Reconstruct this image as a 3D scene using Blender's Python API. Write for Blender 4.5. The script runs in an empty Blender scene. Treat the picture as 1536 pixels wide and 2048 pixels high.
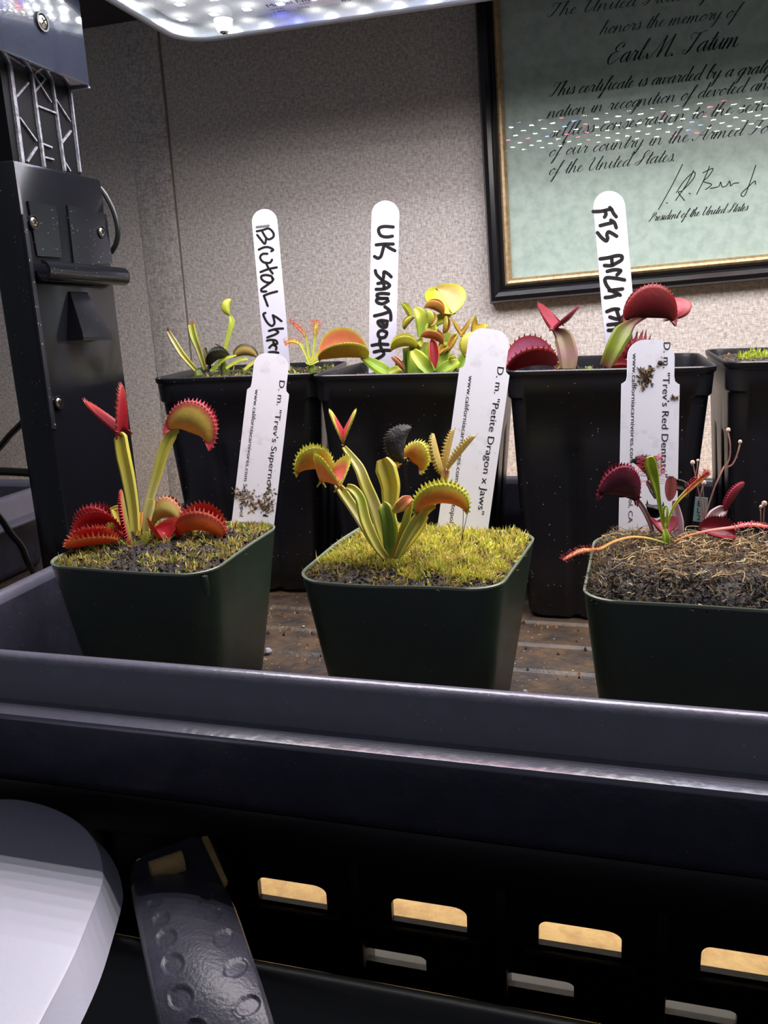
import bpy, math, random
import numpy as np
from mathutils import Vector, Matrix, noise
random.seed(7)
V = Vector
scene = bpy.context.scene
COL = scene.collection

# ------------------------------------------------------------------ camera
FPX = 1617.6                       # focal length in pixels of a 1536 x 2048 frame
PITCH, ROLL, HEAD = (math.radians(a) for a in (14.116, 2.624, 16.007))
CAM = V((0, 0, .188))
FW = V((-math.sin(HEAD)*math.cos(PITCH), math.cos(HEAD)*math.cos(PITCH), -math.sin(PITCH)))
_r = V((math.cos(HEAD), math.sin(HEAD), 0)); _u = _r.cross(FW)
RT = _r*math.cos(ROLL) - _u*math.sin(ROLL)
UP = _u*math.cos(ROLL) + _r*math.sin(ROLL)
cd = bpy.data.cameras.new('camera'); cam = bpy.data.objects.new('camera', cd); COL.objects.link(cam)
cd.sensor_fit = 'VERTICAL'; cd.sensor_height = 36; cd.lens = 36*FPX/2048
cd.clip_start = .01
m = Matrix((RT, UP, -FW)).transposed().to_4x4(); m.translation = CAM
cam.matrix_world = m
scene.camera = cam

# ------------------------------------------------------------------ world and exposure
w = bpy.data.worlds.new('World'); scene.world = w; w.use_nodes = True
bg = w.node_tree.nodes['Background']; bg.inputs[0].default_value = (.80, .84, 1.0, 1); bg.inputs[1].default_value = .12
vs = scene.view_settings
vs.view_transform = 'Standard'; vs.look = 'None'; vs.gamma = 1; vs.exposure = 0; vs.use_curve_mapping = False
LED_WHITE, LED_RED, LED_BLUE = 320, 230, 250
UNSEEN_LAMP = 80

# ------------------------------------------------------------------ helpers
def ray(x, y): return FW + RT*((x-768)/FPX) - UP*((y-1024)/FPX)
def onz(x, y, z): d = ray(x, y); return CAM + d*((z-CAM.z)/d.z)
def ony(x, y, Y): d = ray(x, y); return CAM + d*((Y-CAM.y)/d.y)
def onx(x, y, X): d = ray(x, y); return CAM + d*((X-CAM.x)/d.x)
def onplane(x, y, o, n): d = ray(x, y); return CAM + d*((o-CAM).dot(n)/d.dot(n))
def at(x, y, k): return CAM + ray(x, y)*k
def depth(p): return (V(p)-CAM).dot(FW)
def srgb(r, g, b):
    f = lambda c: (c/255)/12.92 if c/255 <= .04045 else ((c/255+.055)/1.055)**2.4
    return (f(r), f(g), f(b))
ORG = {}
def link(o, parent=None):
    COL.objects.link(o)
    if parent: o.parent = parent
    return o
def thing(name, label, cat, loc=(0, 0, 0), group=None):
    o = link(bpy.data.objects.new(name, None)); o.location = loc; o.empty_display_size = .01
    o['label'] = label; o['category'] = cat
    if group: o['group'] = group
    ORG[o] = V(loc); return o
def tag(o, label, cat, group=None):
    o['label'] = label; o['category'] = cat
    if group: o['group'] = group
    return o
def structure(o): o['kind'] = 'structure'; return o
def stuff(o): o['kind'] = 'stuff'; return o
def mk(name, verts, faces, mats, parent=None, fm=None, smooth=True, cols=None, loc=None):
    org = ORG.get(parent, V((0, 0, 0))) if parent else (V(loc) if loc else V((0, 0, 0)))
    me = bpy.data.meshes.new(name)
    me.from_pydata([tuple(V(v)-org) for v in verts], [], faces)
    if not isinstance(mats, (list, tuple)): mats = [mats]
    for mm in mats: me.materials.append(mm)
    if fm: me.polygons.foreach_set('material_index', fm)
    me.polygons.foreach_set('use_smooth', [smooth]*len(me.polygons))
    if cols:
        ca = me.color_attributes.new('Col', 'FLOAT_COLOR', 'POINT')
        ca.data.foreach_set('color', np.array([(c[0], c[1], c[2], 1) for c in cols], dtype=np.float32).ravel())
    me.update()
    o = link(bpy.data.objects.new(name, me), parent)
    if not parent: o.location = org
    ORG[o] = org
    return o
def fix(o, angle=35):
    import bmesh
    bm = bmesh.new(); bm.from_mesh(o.data); bmesh.ops.recalc_face_normals(bm, faces=bm.faces)
    bm.to_mesh(o.data); bm.free()
    try: o.data.set_sharp_from_angle(angle=math.radians(angle))
    except Exception: pass
    return o
class MB:
    "collects pieces of one mesh"
    def __init__(s): s.v, s.f, s.m, s.c = [], [], [], []
    def add(s, v, f, mi=0, col=None):
        n = len(s.v); s.v += [V(p) for p in v]; s.f += [tuple(i+n for i in q) for q in f]; s.m += [mi]*len(f)
        if col is not None: s.c += (col if isinstance(col, list) else [col]*len(v))
        return s
    def box(s, a, b, mi=0, bev=0, M=None):
        x0, y0, z0 = a; x1, y1, z1 = b
        if bev <= 0:
            v = [V((x, y, z)) for z in (z0, z1) for y in (y0, y1) for x in (x0, x1)]
            f = [(0, 2, 3, 1), (4, 5, 7, 6), (0, 1, 5, 4), (1, 3, 7, 5), (3, 2, 6, 7), (2, 0, 4, 6)]
        else:
            import bmesh
            bm = bmesh.new(); bmesh.ops.create_cube(bm, size=1)
            for q in bm.verts: q.co = V(((x0+x1)/2+q.co.x*(x1-x0), (y0+y1)/2+q.co.y*(y1-y0), (z0+z1)/2+q.co.z*(z1-z0)))
            bmesh.ops.bevel(bm, geom=bm.edges[:], offset=bev, segments=2, profile=.5, affect='EDGES')
            bm.verts.index_update(); v = [q.co.copy() for q in bm.verts]; f = [[q.index for q in p.verts] for p in bm.faces]; bm.free()
        if M: v = [M @ p for p in v]
        return s.add(v, f, mi)
    def tube(s, pts, r, n=8, mi=0, col=None, cap=True):
        pts = [V(p) for p in pts]; rs = r if isinstance(r, (list, tuple)) else [r]*len(pts)
        v, f = [], []; ref = None
        for i, p in enumerate(pts):
            t = (pts[min(i+1, len(pts)-1)]-pts[max(i-1, 0)])
            t = t.normalized() if t.length > 1e-9 else V((0, 0, 1))
            if ref is None: ref = V((0, 0, 1)) if abs(t.z) < .9 else V((1, 0, 0))
            a = (ref - t*ref.dot(t)).normalized(); ref = a; b = t.cross(a)
            for j in range(n):
                an = 2*math.pi*j/n; v.append(p + (a*math.cos(an)+b*math.sin(an))*rs[i])
        for i in range(len(pts)-1):
            for j in range(n):
                k = (j+1) % n; f.append((i*n+j, i*n+k, (i+1)*n+k, (i+1)*n+j))
        if cap: f.append(tuple(range(n-1, -1, -1))); f.append(tuple(range((len(pts)-1)*n, len(pts)*n)))
        if isinstance(col, list): col = [c for c in col for _ in range(n)]
        return s.add(v, f, mi, col)
    def loft(s, loops, mi=0, cap0=True, cap1=True):
        n = len(loops[0]); v = [p for l in loops for p in l]; f = []
        for i in range(len(loops)-1):
            for j in range(n):
                k = (j+1) % n; f.append((i*n+j, i*n+k, (i+1)*n+k, (i+1)*n+j))
        if cap0: f.append(tuple(range(n-1, -1, -1)))
        if cap1: f.append(tuple(range((len(loops)-1)*n, len(loops)*n)))
        return s.add(v, f, mi)
    def prism(s, poly, d, mi=0):
        "polygon (list of points) thickened by vector d"
        n = len(poly); v = [V(p) for p in poly]+[V(p)+V(d) for p in poly]
        f = [tuple(range(n-1, -1, -1)), tuple(range(n, 2*n))]+[(i, (i+1) % n, n+(i+1) % n, n+i) for i in range(n)]
        return s.add(v, f, mi)
    def build(s, name, mats, parent=None, smooth=True, loc=None, angle=35):
        return fix(mk(name, s.v, s.f, mats, parent, s.m, smooth, s.c or None, loc), angle)
def smoothpts(P, n=6, closed=False):
    P = [V(p) for p in P]; out = []; N = len(P)
    if N < 3 and not closed: return [P[0].lerp(P[-1], i/n) for i in range(n+1)]
    rng = range(N) if closed else range(N-1)
    for i in rng:
        g = (lambda k: P[k % N]) if closed else (lambda k: P[min(max(k, 0), N-1)])
        a, b, c, d = g(i-1), g(i), g(i+1), g(i+2)
        for j in range(n):
            t = j/n; out.append(.5*((2*b)+(c-a)*t+(2*a-5*b+4*c-d)*t*t+(3*b-a-3*c+d)*t**3))
    if not closed: out.append(P[-1].copy())
    return out
def lerpl(L, t):
    "value of list L at 0..1"
    x = t*(len(L)-1); i = min(int(x), len(L)-2); f = x-i
    a, b = L[i], L[i+1]
    return a+(b-a)*f if not isinstance(a, (tuple, list)) else tuple(p+(q-p)*f for p, q in zip(a, b))
def rsq(hx, hy, r, nc=6, ns=8):
    "rounded rectangle, counter clockwise"
    out = []
    for cx, cy, a0 in ((hx-r, hy-r, 0), (-hx+r, hy-r, 90), (-hx+r, -hy+r, 180), (hx-r, -hy+r, 270)):
        arc = [(cx+r*math.cos(math.radians(a0+90*i/nc)), cy+r*math.sin(math.radians(a0+90*i/nc))) for i in range(nc+1)]
        out += arc
        nx = {0: (-hx+r, hy), 90: (-hx, -hy+r), 180: (hx-r, -hy), 270: (hx, hy-r)}[a0]
        for i in range(1, ns): out.append((arc[-1][0]+(nx[0]-arc[-1][0])*i/ns, arc[-1][1]+(nx[1]-arc[-1][1])*i/ns))
    return out

# ------------------------------------------------------------------ materials
MATS = {}
def nt(name):
    mm = bpy.data.materials.new(name); mm.use_nodes = True; MATS[name] = mm
    return mm, mm.node_tree.nodes, mm.node_tree.links, mm.node_tree.nodes['Principled BSDF']
def pbr(name, col, rough=.5, metal=0, spec=.5, var=None, bump=None, dust=None, stretch=(1, 1, 1), coat=0, sss=0, trans=0):
    """var=(colour, scale, lo, hi) mottles, bump=(scale, strength), dust=(colour, scale, amount) scatters specks"""
    mm, N, L, b = nt(name)
    b.inputs['Base Color'].default_value = (*col, 1); b.inputs['Roughness'].default_value = rough
    b.inputs['Metallic'].default_value = metal; b.inputs['Specular IOR Level'].default_value = spec
    b.inputs['Coat Weight'].default_value = coat; b.inputs['Transmission Weight'].default_value = trans
    tc = N.new('ShaderNodeTexCoord'); mp = N.new('ShaderNodeMapping'); mp.inputs['Scale'].default_value = stretch
    L.new(tc.outputs['Object'], mp.inputs[0]); src = None
    if var:
        n = N.new('ShaderNodeTexNoise'); n.inputs['Scale'].default_value = var[1]; n.inputs['Detail'].default_value = 6; n.inputs['Roughness'].default_value = .62
        L.new(mp.outputs[0], n.inputs[0])
        mr = N.new('ShaderNodeMapRange'); mr.inputs[1].default_value = var[2]; mr.inputs[2].default_value = var[3]; L.new(n.outputs[0], mr.inputs[0])
        mx = N.new('ShaderNodeMix'); mx.data_type = 'RGBA'; mx.inputs[6].default_value = (*col, 1); mx.inputs[7].default_value = (*var[0], 1)
        L.new(mr.outputs[0], mx.inputs[0]); src = mx.outputs[2]
    if dust:
        v = N.new('ShaderNodeTexVoronoi'); v.inputs['Scale'].default_value = dust[1]; L.new(mp.outputs[0], v.inputs[0])
        n2 = N.new('ShaderNodeTexNoise'); n2.inputs['Scale'].default_value = dust[1]*.12; n2.inputs['Detail'].default_value = 3; L.new(mp.outputs[0], n2.inputs[0])
        th = N.new('ShaderNodeMath'); th.operation = 'MULTIPLY'; th.inputs[1].default_value = dust[2]; L.new(n2.outputs[0], th.inputs[0])
        lt = N.new('ShaderNodeMath'); lt.operation = 'LESS_THAN'; L.new(v.outputs['Distance'], lt.inputs[0]); L.new(th.outputs[0], lt.inputs[1])
        # only some cells carry a speck
        gt = N.new('ShaderNodeMath'); gt.operation = 'GREATER_THAN'; gt.inputs[1].default_value = .62
        sp = N.new('ShaderNodeSeparateColor'); L.new(v.outputs['Color'], sp.inputs[0]); L.new(sp.outputs[0], gt.inputs[0])
        ml = N.new('ShaderNodeMath'); ml.operation = 'MULTIPLY'; L.new(lt.outputs[0], ml.inputs[0]); L.new(gt.outputs[0], ml.inputs[1])
        mx2 = N.new('ShaderNodeMix'); mx2.data_type = 'RGBA'; mx2.inputs[6].default_value = (*col, 1); mx2.inputs[7].default_value = (*dust[0], 1)
        if src: L.new(src, mx2.inputs[6])
        L.new(ml.outputs[0], mx2.inputs[0]); src = mx2.outputs[2]
    if src: L.new(src, b.inputs['Base Color'])
    if bump:
        n = N.new('ShaderNodeTexNoise'); n.inputs['Scale'].default_value = bump[0]; n.inputs['Detail'].default_value = 4; L.new(mp.outputs[0], n.inputs[0])
        bp = N.new('ShaderNodeBump'); bp.inputs['Strength'].default_value = bump[1]; bp.inputs['Distance'].default_value = .001
        L.new(n.outputs[0], bp.inputs['Height']); L.new(bp.outputs[0], b.inputs['Normal'])
    return mm
def emit(name, col, s):
    mm, N, L, b = nt(name)
    b.inputs['Base Color'].default_value = (*col, 1); b.inputs['Emission Color'].default_value = (*col, 1); b.inputs['Emission Strength'].default_value = s
    return mm
def vcol(name, rough=.45, transl=.25, spec=.4, bump=None):
    "pigment read from the mesh, thin tissue lets some light through"
    mm, N, L, b = nt(name)
    a = N.new('ShaderNodeAttribute'); a.attribute_name = 'Col'
    L.new(a.outputs['Color'], b.inputs['Base Color']); b.inputs['Roughness'].default_value = rough; b.inputs['Specular IOR Level'].default_value = spec
    if bump:
        n = N.new('ShaderNodeTexNoise'); n.inputs['Scale'].default_value = bump[0]; bp = N.new('ShaderNodeBump'); bp.inputs['Strength'].default_value = bump[1]; bp.inputs['Distance'].default_value = .0005
        tc = N.new('ShaderNodeTexCoord'); L.new(tc.outputs['Object'], n.inputs[0]); L.new(n.outputs[0], bp.inputs['Height']); L.new(bp.outputs[0], b.inputs['Normal'])
    if transl:
        t = N.new('ShaderNodeBsdfTranslucent'); L.new(a.outputs['Color'], t.inputs[0])
        mx = N.new('ShaderNodeMixShader'); mx.inputs[0].default_value = transl
        L.new(b.outputs[0], mx.inputs[1]); L.new(t.outputs[0], mx.inputs[2]); L.new(mx.outputs[0], N['Material Output'].inputs[0])
    return mm
def clear(name, tint=(1, 1, 1), haze=0., rough=0., gloss=1.):
    "thin clear sheet: passes light straight, mirrors by Fresnel, a little of it scattered"
    mm, N, L, b = nt(name); N.remove(b)
    tr = N.new('ShaderNodeBsdfTransparent'); tr.inputs[0].default_value = (*tint, 1)
    g = N.new('ShaderNodeBsdfGlossy'); g.inputs['Roughness'].default_value = rough
    fr = N.new('ShaderNodeFresnel'); ge = N.new('ShaderNodeNewGeometry'); ri = N.new('ShaderNodeMapRange')
    ri.inputs[3].default_value = 1.5; ri.inputs[4].default_value = 1/1.5; L.new(ge.outputs['Backfacing'], ri.inputs[0]); L.new(ri.outputs[0], fr.inputs[0])
    ml = N.new('ShaderNodeMath'); ml.operation = 'MULTIPLY'; ml.inputs[1].default_value = gloss; L.new(fr.outputs[0], ml.inputs[0])
    base = tr.outputs[0]
    if haze:
        tl = N.new('ShaderNodeBsdfTranslucent'); h = N.new('ShaderNodeMixShader'); h.inputs[0].default_value = haze
        L.new(tr.outputs[0], h.inputs[1]); L.new(tl.outputs[0], h.inputs[2]); base = h.outputs[0]
    mx = N.new('ShaderNodeMixShader'); L.new(ml.outputs[0], mx.inputs[0]); L.new(base, mx.inputs[1]); L.new(g.outputs[0], mx.inputs[2])
    L.new(mx.outputs[0], N['Material Output'].inputs[0])
    return mm
def wallpaper():
    mm, N, L, b = nt('linen_wallpaper')
    tc = N.new('ShaderNodeTexCoord'); heights = []
    for sc, s in (((1, 1, .12), 1500), ((.12, 1, 1), 1500), ((1, 1, 1), 380)):
        mp = N.new('ShaderNodeMapping'); mp.inputs['Scale'].default_value = sc; L.new(tc.outputs['Object'], mp.inputs[0])
        n = N.new('ShaderNodeTexNoise'); n.inputs['Scale'].default_value = s; n.inputs['Detail'].default_value = 3; L.new(mp.outputs[0], n.inputs[0]); heights.append(n.outputs[0])
    a = N.new('ShaderNodeMath'); L.new(heights[0], a.inputs[0]); L.new(heights[1], a.inputs[1])
    c = N.new('ShaderNodeMath'); L.new(a.outputs[0], c.inputs[0]); L.new(heights[2], c.inputs[1])
    mr = N.new('ShaderNodeMapRange'); mr.inputs[1].default_value = 1.2; mr.inputs[2].default_value = 1.75; L.new(c.outputs[0], mr.inputs[0])
    mx = N.new('ShaderNodeMix'); mx.data_type = 'RGBA'; mx.inputs[6].default_value = (*srgb(170, 161, 155), 1); mx.inputs[7].default_value = (*srgb(234, 227, 220), 1)
    L.new(mr.outputs[0], mx.inputs[0]); L.new(mx.outputs[2], b.inputs['Base Color'])
    b.inputs['Roughness'].default_value = .75
    bp = N.new('ShaderNodeBump'); bp.inputs['Strength'].default_value = .5; bp.inputs['Distance'].default_value = .0008
    L.new(c.outputs[0], bp.inputs['Height']); L.new(bp.outputs[0], b.inputs['Normal'])
    return mm
M_wall = wallpaper()
M_black = pbr('black_plastic', srgb(30, 31, 38), .38, var=(srgb(44, 45, 54), 60, .45, .75), bump=(500, .12), dust=(srgb(150, 148, 145), 330, .22))
M_gloss = pbr('glossy_black_plastic', srgb(20, 21, 26), .18, dust=(srgb(150, 150, 155), 420, .16))
M_deep = pbr('plain_black_plastic', srgb(18, 18, 22), .42, bump=(400, .1))
M_mirror = pbr('scuffed_black_acrylic', srgb(44, 48, 62), .13, spec=1.0, coat=1, dust=(srgb(190, 195, 210), 700, .3), bump=(250, .06))
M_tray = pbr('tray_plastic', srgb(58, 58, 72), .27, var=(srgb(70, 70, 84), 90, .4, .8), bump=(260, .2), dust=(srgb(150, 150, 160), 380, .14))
M_trayrim = pbr('lit_tray_rim', srgb(100, 99, 114), .26, spec=.9, var=(srgb(108, 107, 124), 90, .4, .8), bump=(260, .25), dust=(srgb(170, 170, 178), 380, .14))  # lighter copy of the tray plastic, brightness of the lit rim put into the colour
M_matte = pbr('matte_black_plastic', srgb(9, 9, 13), .5, spec=.2)
M_traydirt = pbr('tray_floor_dirt', srgb(56, 50, 46), .5, var=(srgb(96, 76, 56), 70, .4, .66), bump=(300, .7), dust=(srgb(190, 170, 140), 330, .25))
M_pot = pbr('rear_pot_plastic', srgb(24, 24, 30), .33, var=(srgb(33, 33, 40), 40, .4, .8), bump=(350, .08), dust=(srgb(165, 155, 140), 300, .21))
M_green = pbr('green_pot_plastic', srgb(42, 54, 44), .36, var=(srgb(52, 66, 50), 40, .4, .8), bump=(300, .1), dust=(srgb(120, 115, 100), 260, .14))
M_rimedge = pbr('pale_green_edge', srgb(120, 130, 112), .4)  # paler green along the pot rim edges
M_soil = pbr('peat_soil', srgb(34, 30, 30), .75, var=(srgb(104, 86, 68), 260, .5, .8), bump=(700, 1.))
M_tag = pbr('white_tag_plastic', srgb(236, 236, 246), .45, var=(srgb(205, 204, 212), 120, .55, .8), dust=(srgb(120, 105, 85), 260, .10))
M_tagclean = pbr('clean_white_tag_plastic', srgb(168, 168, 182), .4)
M_ink = pbr('printed_ink', srgb(28, 27, 30), .8, spec=.1)
M_marker = pbr('marker_ink', srgb(24, 23, 22), .8, spec=.1)
M_plant = vcol('plant_skin', .42, .28, .45, (500, .2))
M_dead = vcol('dried_tissue', .6, .05, .35, (900, .8))
M_moss = vcol('moss_blades', .6, .25)
M_fibre = vcol('dead_fibres', .7, .1)
M_steel = pbr('screw_steel', srgb(205, 195, 180), .25, 1)
M_frame = pbr('black_lacquer', srgb(22, 20, 22), .22, bump=(90, .05), dust=(srgb(120, 120, 120), 160, .06))
M_gold = pbr('aged_gold_leaf', srgb(186, 162, 122), .35, .3, var=(srgb(140, 108, 70), 300, .45, .75))
M_paper = pbr('certificate_paper', srgb(192, 212, 200), .8, var=(srgb(168, 190, 178), 110, .4, .7))
M_white = pbr('white_plastic', srgb(196, 196, 212), .38, bump=(500, .08))
M_rubber = pbr('dark_rubber', srgb(56, 56, 68), .36, var=(srgb(68, 68, 80), 120, .4, .7), bump=(800, .25))
M_tan = pbr('tan_particle_board', srgb(205, 172, 112), .7, var=(srgb(176, 138, 86), 90, .4, .7), bump=(120, .4))
M_grey = pbr('grey_card', srgb(70, 70, 73), .7)
M_cable = pbr('cable_rubber', srgb(20, 22, 24), .35)
M_plate = pbr('lamp_board', srgb(205, 212, 232), .5)
M_rimc = pbr('lamp_rim', srgb(120, 124, 136), .25, spec=.6)
M_cover = clear('lamp_cover', haze=.03)
M_glass = clear('picture_glass', gloss=1.0)
M_standoff = clear('clear_standoff', (.9, .93, 1), haze=.25)
M_ledw = emit('white_led', (.97, 1, .95), LED_WHITE)
M_ledr = emit('red_led', (1, .06, .12), LED_RED)
M_ledb = emit('blue_led', (.12, .16, 1), LED_BLUE)

# ------------------------------------------------------------------ flat lettering
def ribbon(mb, pts, width, n, mi=0):
    "pen stroke on a plane with normal n; width may vary along the stroke"
    pts = [V(p) for p in pts]; N = len(pts)
    ws = width if isinstance(width, (list, tuple)) else [width]*N
    v, f = [], []
    for i, p in enumerate(pts):
        t = pts[min(i+1, N-1)]-pts[max(i-1, 0)]
        if t.length < 1e-9: t = V((1, 0, 0))
        s = n.cross(t.normalized())*ws[i]*.5
        v += [p+s, p-s]
        if i: k = 2*i; f.append((k-2, k-1, k+1, k))
    for e, sg in ((0, -1), (N-1, 1)):                      # rounded ends
        t = (pts[1]-pts[0]) if e == 0 else (pts[-1]-pts[-2])
        if t.length < 1e-9: continue
        t = t.normalized()*sg; s = n.cross(t); k = len(v); c = pts[e]
        v += [c+(s*math.cos(a)+t*math.sin(a))*ws[e]*.5 for a in [math.pi*i/6 for i in range(7)]]
        f.append(tuple(range(k, k+7)))
    mb.add(v, f, mi)
def text_mesh(name, body, mat, origin, right, up, size, parent, width=None):
    c = bpy.data.curves.new('t', 'FONT'); c.body = body; c.size = 1; c.resolution_u = 3
    o = bpy.data.objects.new('t', c); COL.objects.link(o); bpy.context.view_layer.update()
    me = o.evaluated_get(bpy.context.evaluated_depsgraph_get()).to_mesh()
    vs_ = [q.co.copy() for q in me.vertices]; fs = [tuple(p.vertices) for p in me.polygons]
    bpy.data.objects.remove(o); bpy.data.curves.remove(c)
    x1 = max(q.x for q in vs_); sx = width/x1 if width else size
    return mk(name, [origin+right*q.x*sx+up*q.y*size for q in vs_], fs, mat, parent, smooth=False)
# pointed-pen script: control points, x height 10, ascender 21, descender -11; '|' splits strokes
SCRIPT = {
 'a': (12, '9,8 6,10 2,7 1,3 3,0 6,2 9,8|9,10 8.5,3 10,0 13,3'),
 'b': (11, '0,2 4,12 6,20 4,20 2,12 2,3 4,0 7,2 8,7 6,10|6,10 9,8 12,9'),
 'c': (9, '7,8 5,10 2,7 1,3 3,0 6,1 10,4'),
 'd': (12, '9,8 6,10 2,7 1,3 3,0 6,2 9,8|10,21 9,10 8.5,3 10,0 13,3'),
 'e': (9, '-1,2 4,5 6,8 4,10 1.5,6 2,1.5 4,0 7,1 10,4'),
 'f': (8, '0,2 4,9 8,18 7,21 5,17 3,4 1,-8 -1,-11 -1,-7 3,0 8,3'),
 'g': (11, '9,8 6,10 2,7 1,3 3,0 6,2 9,8|9,10 8,0 6,-9 3,-11 2,-8 6,-2 12,3'),
 'h': (13, '0,2 4,12 6,20 4,20 2,10 1,0|1,1 4,8 7,10 8,7 8,2 10,0 13,3'),
 'i': (7, '0,3 3,10|3,10 2.5,3 4,0 8,3|4,15 4.4,15.4'),
 'l': (7, '0,2 4,12 6,20 4,20 2,10 2,2 4,0 8,3'),
 'm': (18, '-1,5 1,10|1,10 0,0|0,1 3,8 6,10 6,5 5.5,0|5.5,1 9,8 11.5,10 12,6 12,2 14,0 18,3'),
 'n': (13, '-1,5 1,10|1,10 0,0|0,1 4,8 7,10 8,6 8,2 10,0 13,3'),
 'o': (10, '6,10 2,7 1,3 3,0 6,1 8,6 6,10 7,8 11,8'),
 'p': (12, '-1,4 3,14|3,14 1,0 -1,-11|1,2 4,9 7,10 8,6 6,1 4,0 8,1 12,3'),
 'r': (10, '-1,3 3,11 4,9 7,9|7,9 6,3 7,0 10,3'),
 's': (8, '-1,2 4,11|4,11 6,5 5,1 2,0 1,2|4,0 9,3'),
 't': (7, '0,3 4,12 5,17|5,17 3,4 4,0 8,3|1,12 8,12.5'),
 'u': (13, '-1,4 1,10|1,10 1,3 3,0 6,3 9,10|9,10 8.5,3 10,0 13,3'),
 'v': (11, '-1,5 2,10 3,4 4,0 7,4 8,9|8,9 9,8 12,9'),
 'w': (15, '-1,5 1,10 1,3 3,0 6,4 7,9|7,9 7,3 9,0 12,5 12,9|12,9 13,8 16,9'),
 'y': (12, '-1,5 1,10 1,3 3,0 6,3 9,10|9,10 8,0 6,-9 3,-11 2,-8 6,-2 12,3'),
 'T': (17, '4,14 2,17 4,20 10,19 20,21|12,19 9,8 6,1 2,0 0,3 3,4'),
 'U': (20, '0,16 3,20 5,17 3,6 5,0 10,3 15,14 17,20|17,20 15,8 15,1 18,0 21,3'),
 'S': (16, '0,3 8,8 15,17 13,21 9,17 9,9 6,1 2,0 1,4 5,5'),
 'A': (19, '-2,3 0,0 4,3 10,14 15,21|15,21 14,8 14,1 17,0 20,3|5,8 12,7 16,8'),
 'E': (17, '14,18 12,21 7,19 5,15 8,12 11,12|8,12 3,10 1,5 4,0 9,1 14,5|14,18 13,16'),
 'M': (27, '-4,5 -2,0 2,3 7,13 11,21|11,21 11,8 10,1|10,1 16,13 21,21|21,21 20,8 20,1 23,0 27,3'),
 'P': (15, '8,18 5,7 2,0 -1,2|3,14 2,18 7,21 13,19 13,13 8,10 5,11'),
 'F': (16, '4,14 2,17 4,20 10,19 19,21|11,19 8,8 5,1 1,0 0,3|4,9 13,11'),
 '.': (5, '1,.4 1.6,.8'),
 ' ': (8, ''),
}
def script_line(mb, s, p0, p1, n, size, thick, hair):
    "cursive line from p0 to p1 on a plane of normal n; size = height of 21 units"
    total = sum(SCRIPT[c][0] for c in s); r = (p1-p0); k = r.length/total; r = r.normalized()
    up = n.cross(r).normalized(); h = size/21; x = 0; SL = .62
    for c in s:
        adv, d = SCRIPT[c]
        for st in filter(None, d.split('|')):
            q = [tuple(map(float, a.split(','))) for a in st.split()]
            q = smoothpts([V((a, b, 0)) for a, b in q], 5)
            ws = []
            for i in range(len(q)):
                t = q[min(i+1, len(q)-1)]-q[max(i-1, 0)]; t = t.normalized() if t.length else t
                ws.append(hair+(thick-hair)*max(0, -t.y)**1.5)
            if c == '.': ws = [thick]*len(ws)
            ribbon(mb, [p0+r*((x+a.x)*k+SL*a.y*h*.8)+up*(a.y*h) for a in q], ws, n)
        x += adv

# ================================================================== SETTING
YW = .743
wall = MB().box((-1.3, YW, -.9), (1.1, YW+.03, 1.0)).build('wall_back', M_wall, smooth=False, loc=(0, YW, -.9)); structure(wall)
xl, xr = ony(268, 346, YW).x, ony(344, 346, YW).x
tr = MB().add([(xl, YW, -.7), (xl+.003, YW-.0016, -.7), (xr-.0004, YW-.0016, -.7), (xr, YW, -.7),
               (xl, YW, .99), (xl+.003, YW-.0016, .99), (xr-.0004, YW-.0016, .99), (xr, YW, .99)],
              [(0, 1, 5, 4), (1, 2, 6, 5), (2, 3, 7, 6), (3, 0, 4, 7), (0, 3, 2, 1), (4, 5, 6, 7)]).build('trim_1', M_wall, smooth=False, loc=(xl, YW, -.7)); structure(tr)
M_gapshade = pbr('wall_gap_shade', srgb(138, 126, 116), .9)  # darker tone paints the shadow line in the gap beside the batten
tj = MB().box((xr+.0001, YW-.0009, -.7), (xr+.0017, YW, .99)).build('trim_gap_shade', M_gapshade, smooth=False, loc=(xr, YW, -.7)); structure(tj)

zs = ony(235, 48, YW).z
sh = thing('wall_shelf', 'dark shelf board on the wall above the lamp, only its underside showing', 'shelf', (-.25, YW-.02, zs))
MB().box((-.85, YW-.15, zs), (.25, YW-.0005, zs+.018), bev=.001).build('board', M_deep, sh, angle=30)
for bx in (-.62, .1):
    MB().prism([V((bx, YW-.001, zs+.018)), V((bx, YW-.001, zs+.11)), V((bx, YW-.006, zs+.11)), V((bx, YW-.13, zs+.024)), V((bx, YW-.13, zs+.018))], (.02, 0, 0)).build('bracket', M_deep, sh, smooth=False)

# ------------------------------------------------------------------ desk, storage crate under the tray
ZD = -.112                                            # desk top
dk = thing('desk', 'tan particle board desk top seen through the crate slots', 'desk', (0, .3, ZD-.02))
MB().box((-1.0, .192, ZD-.02), (.9, YW-.001, ZD), bev=.002).build('desk_top', M_tan, dk, angle=30)
for lx in (-.95, .83):
    for ly in (.21, .66): MB().box((lx, ly, -.9), (lx+.04, ly+.04, ZD-.02)).build('leg', M_deep, dk, smooth=False)
o = MB().box((-.35, .285, ZD), (.22, .323, ZD+.0012)).build('paper_strip', M_grey, smooth=False, loc=(0, .3, ZD))
tag(o, 'grey card strip lying on the desk behind the lower crate slots', 'card')

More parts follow.
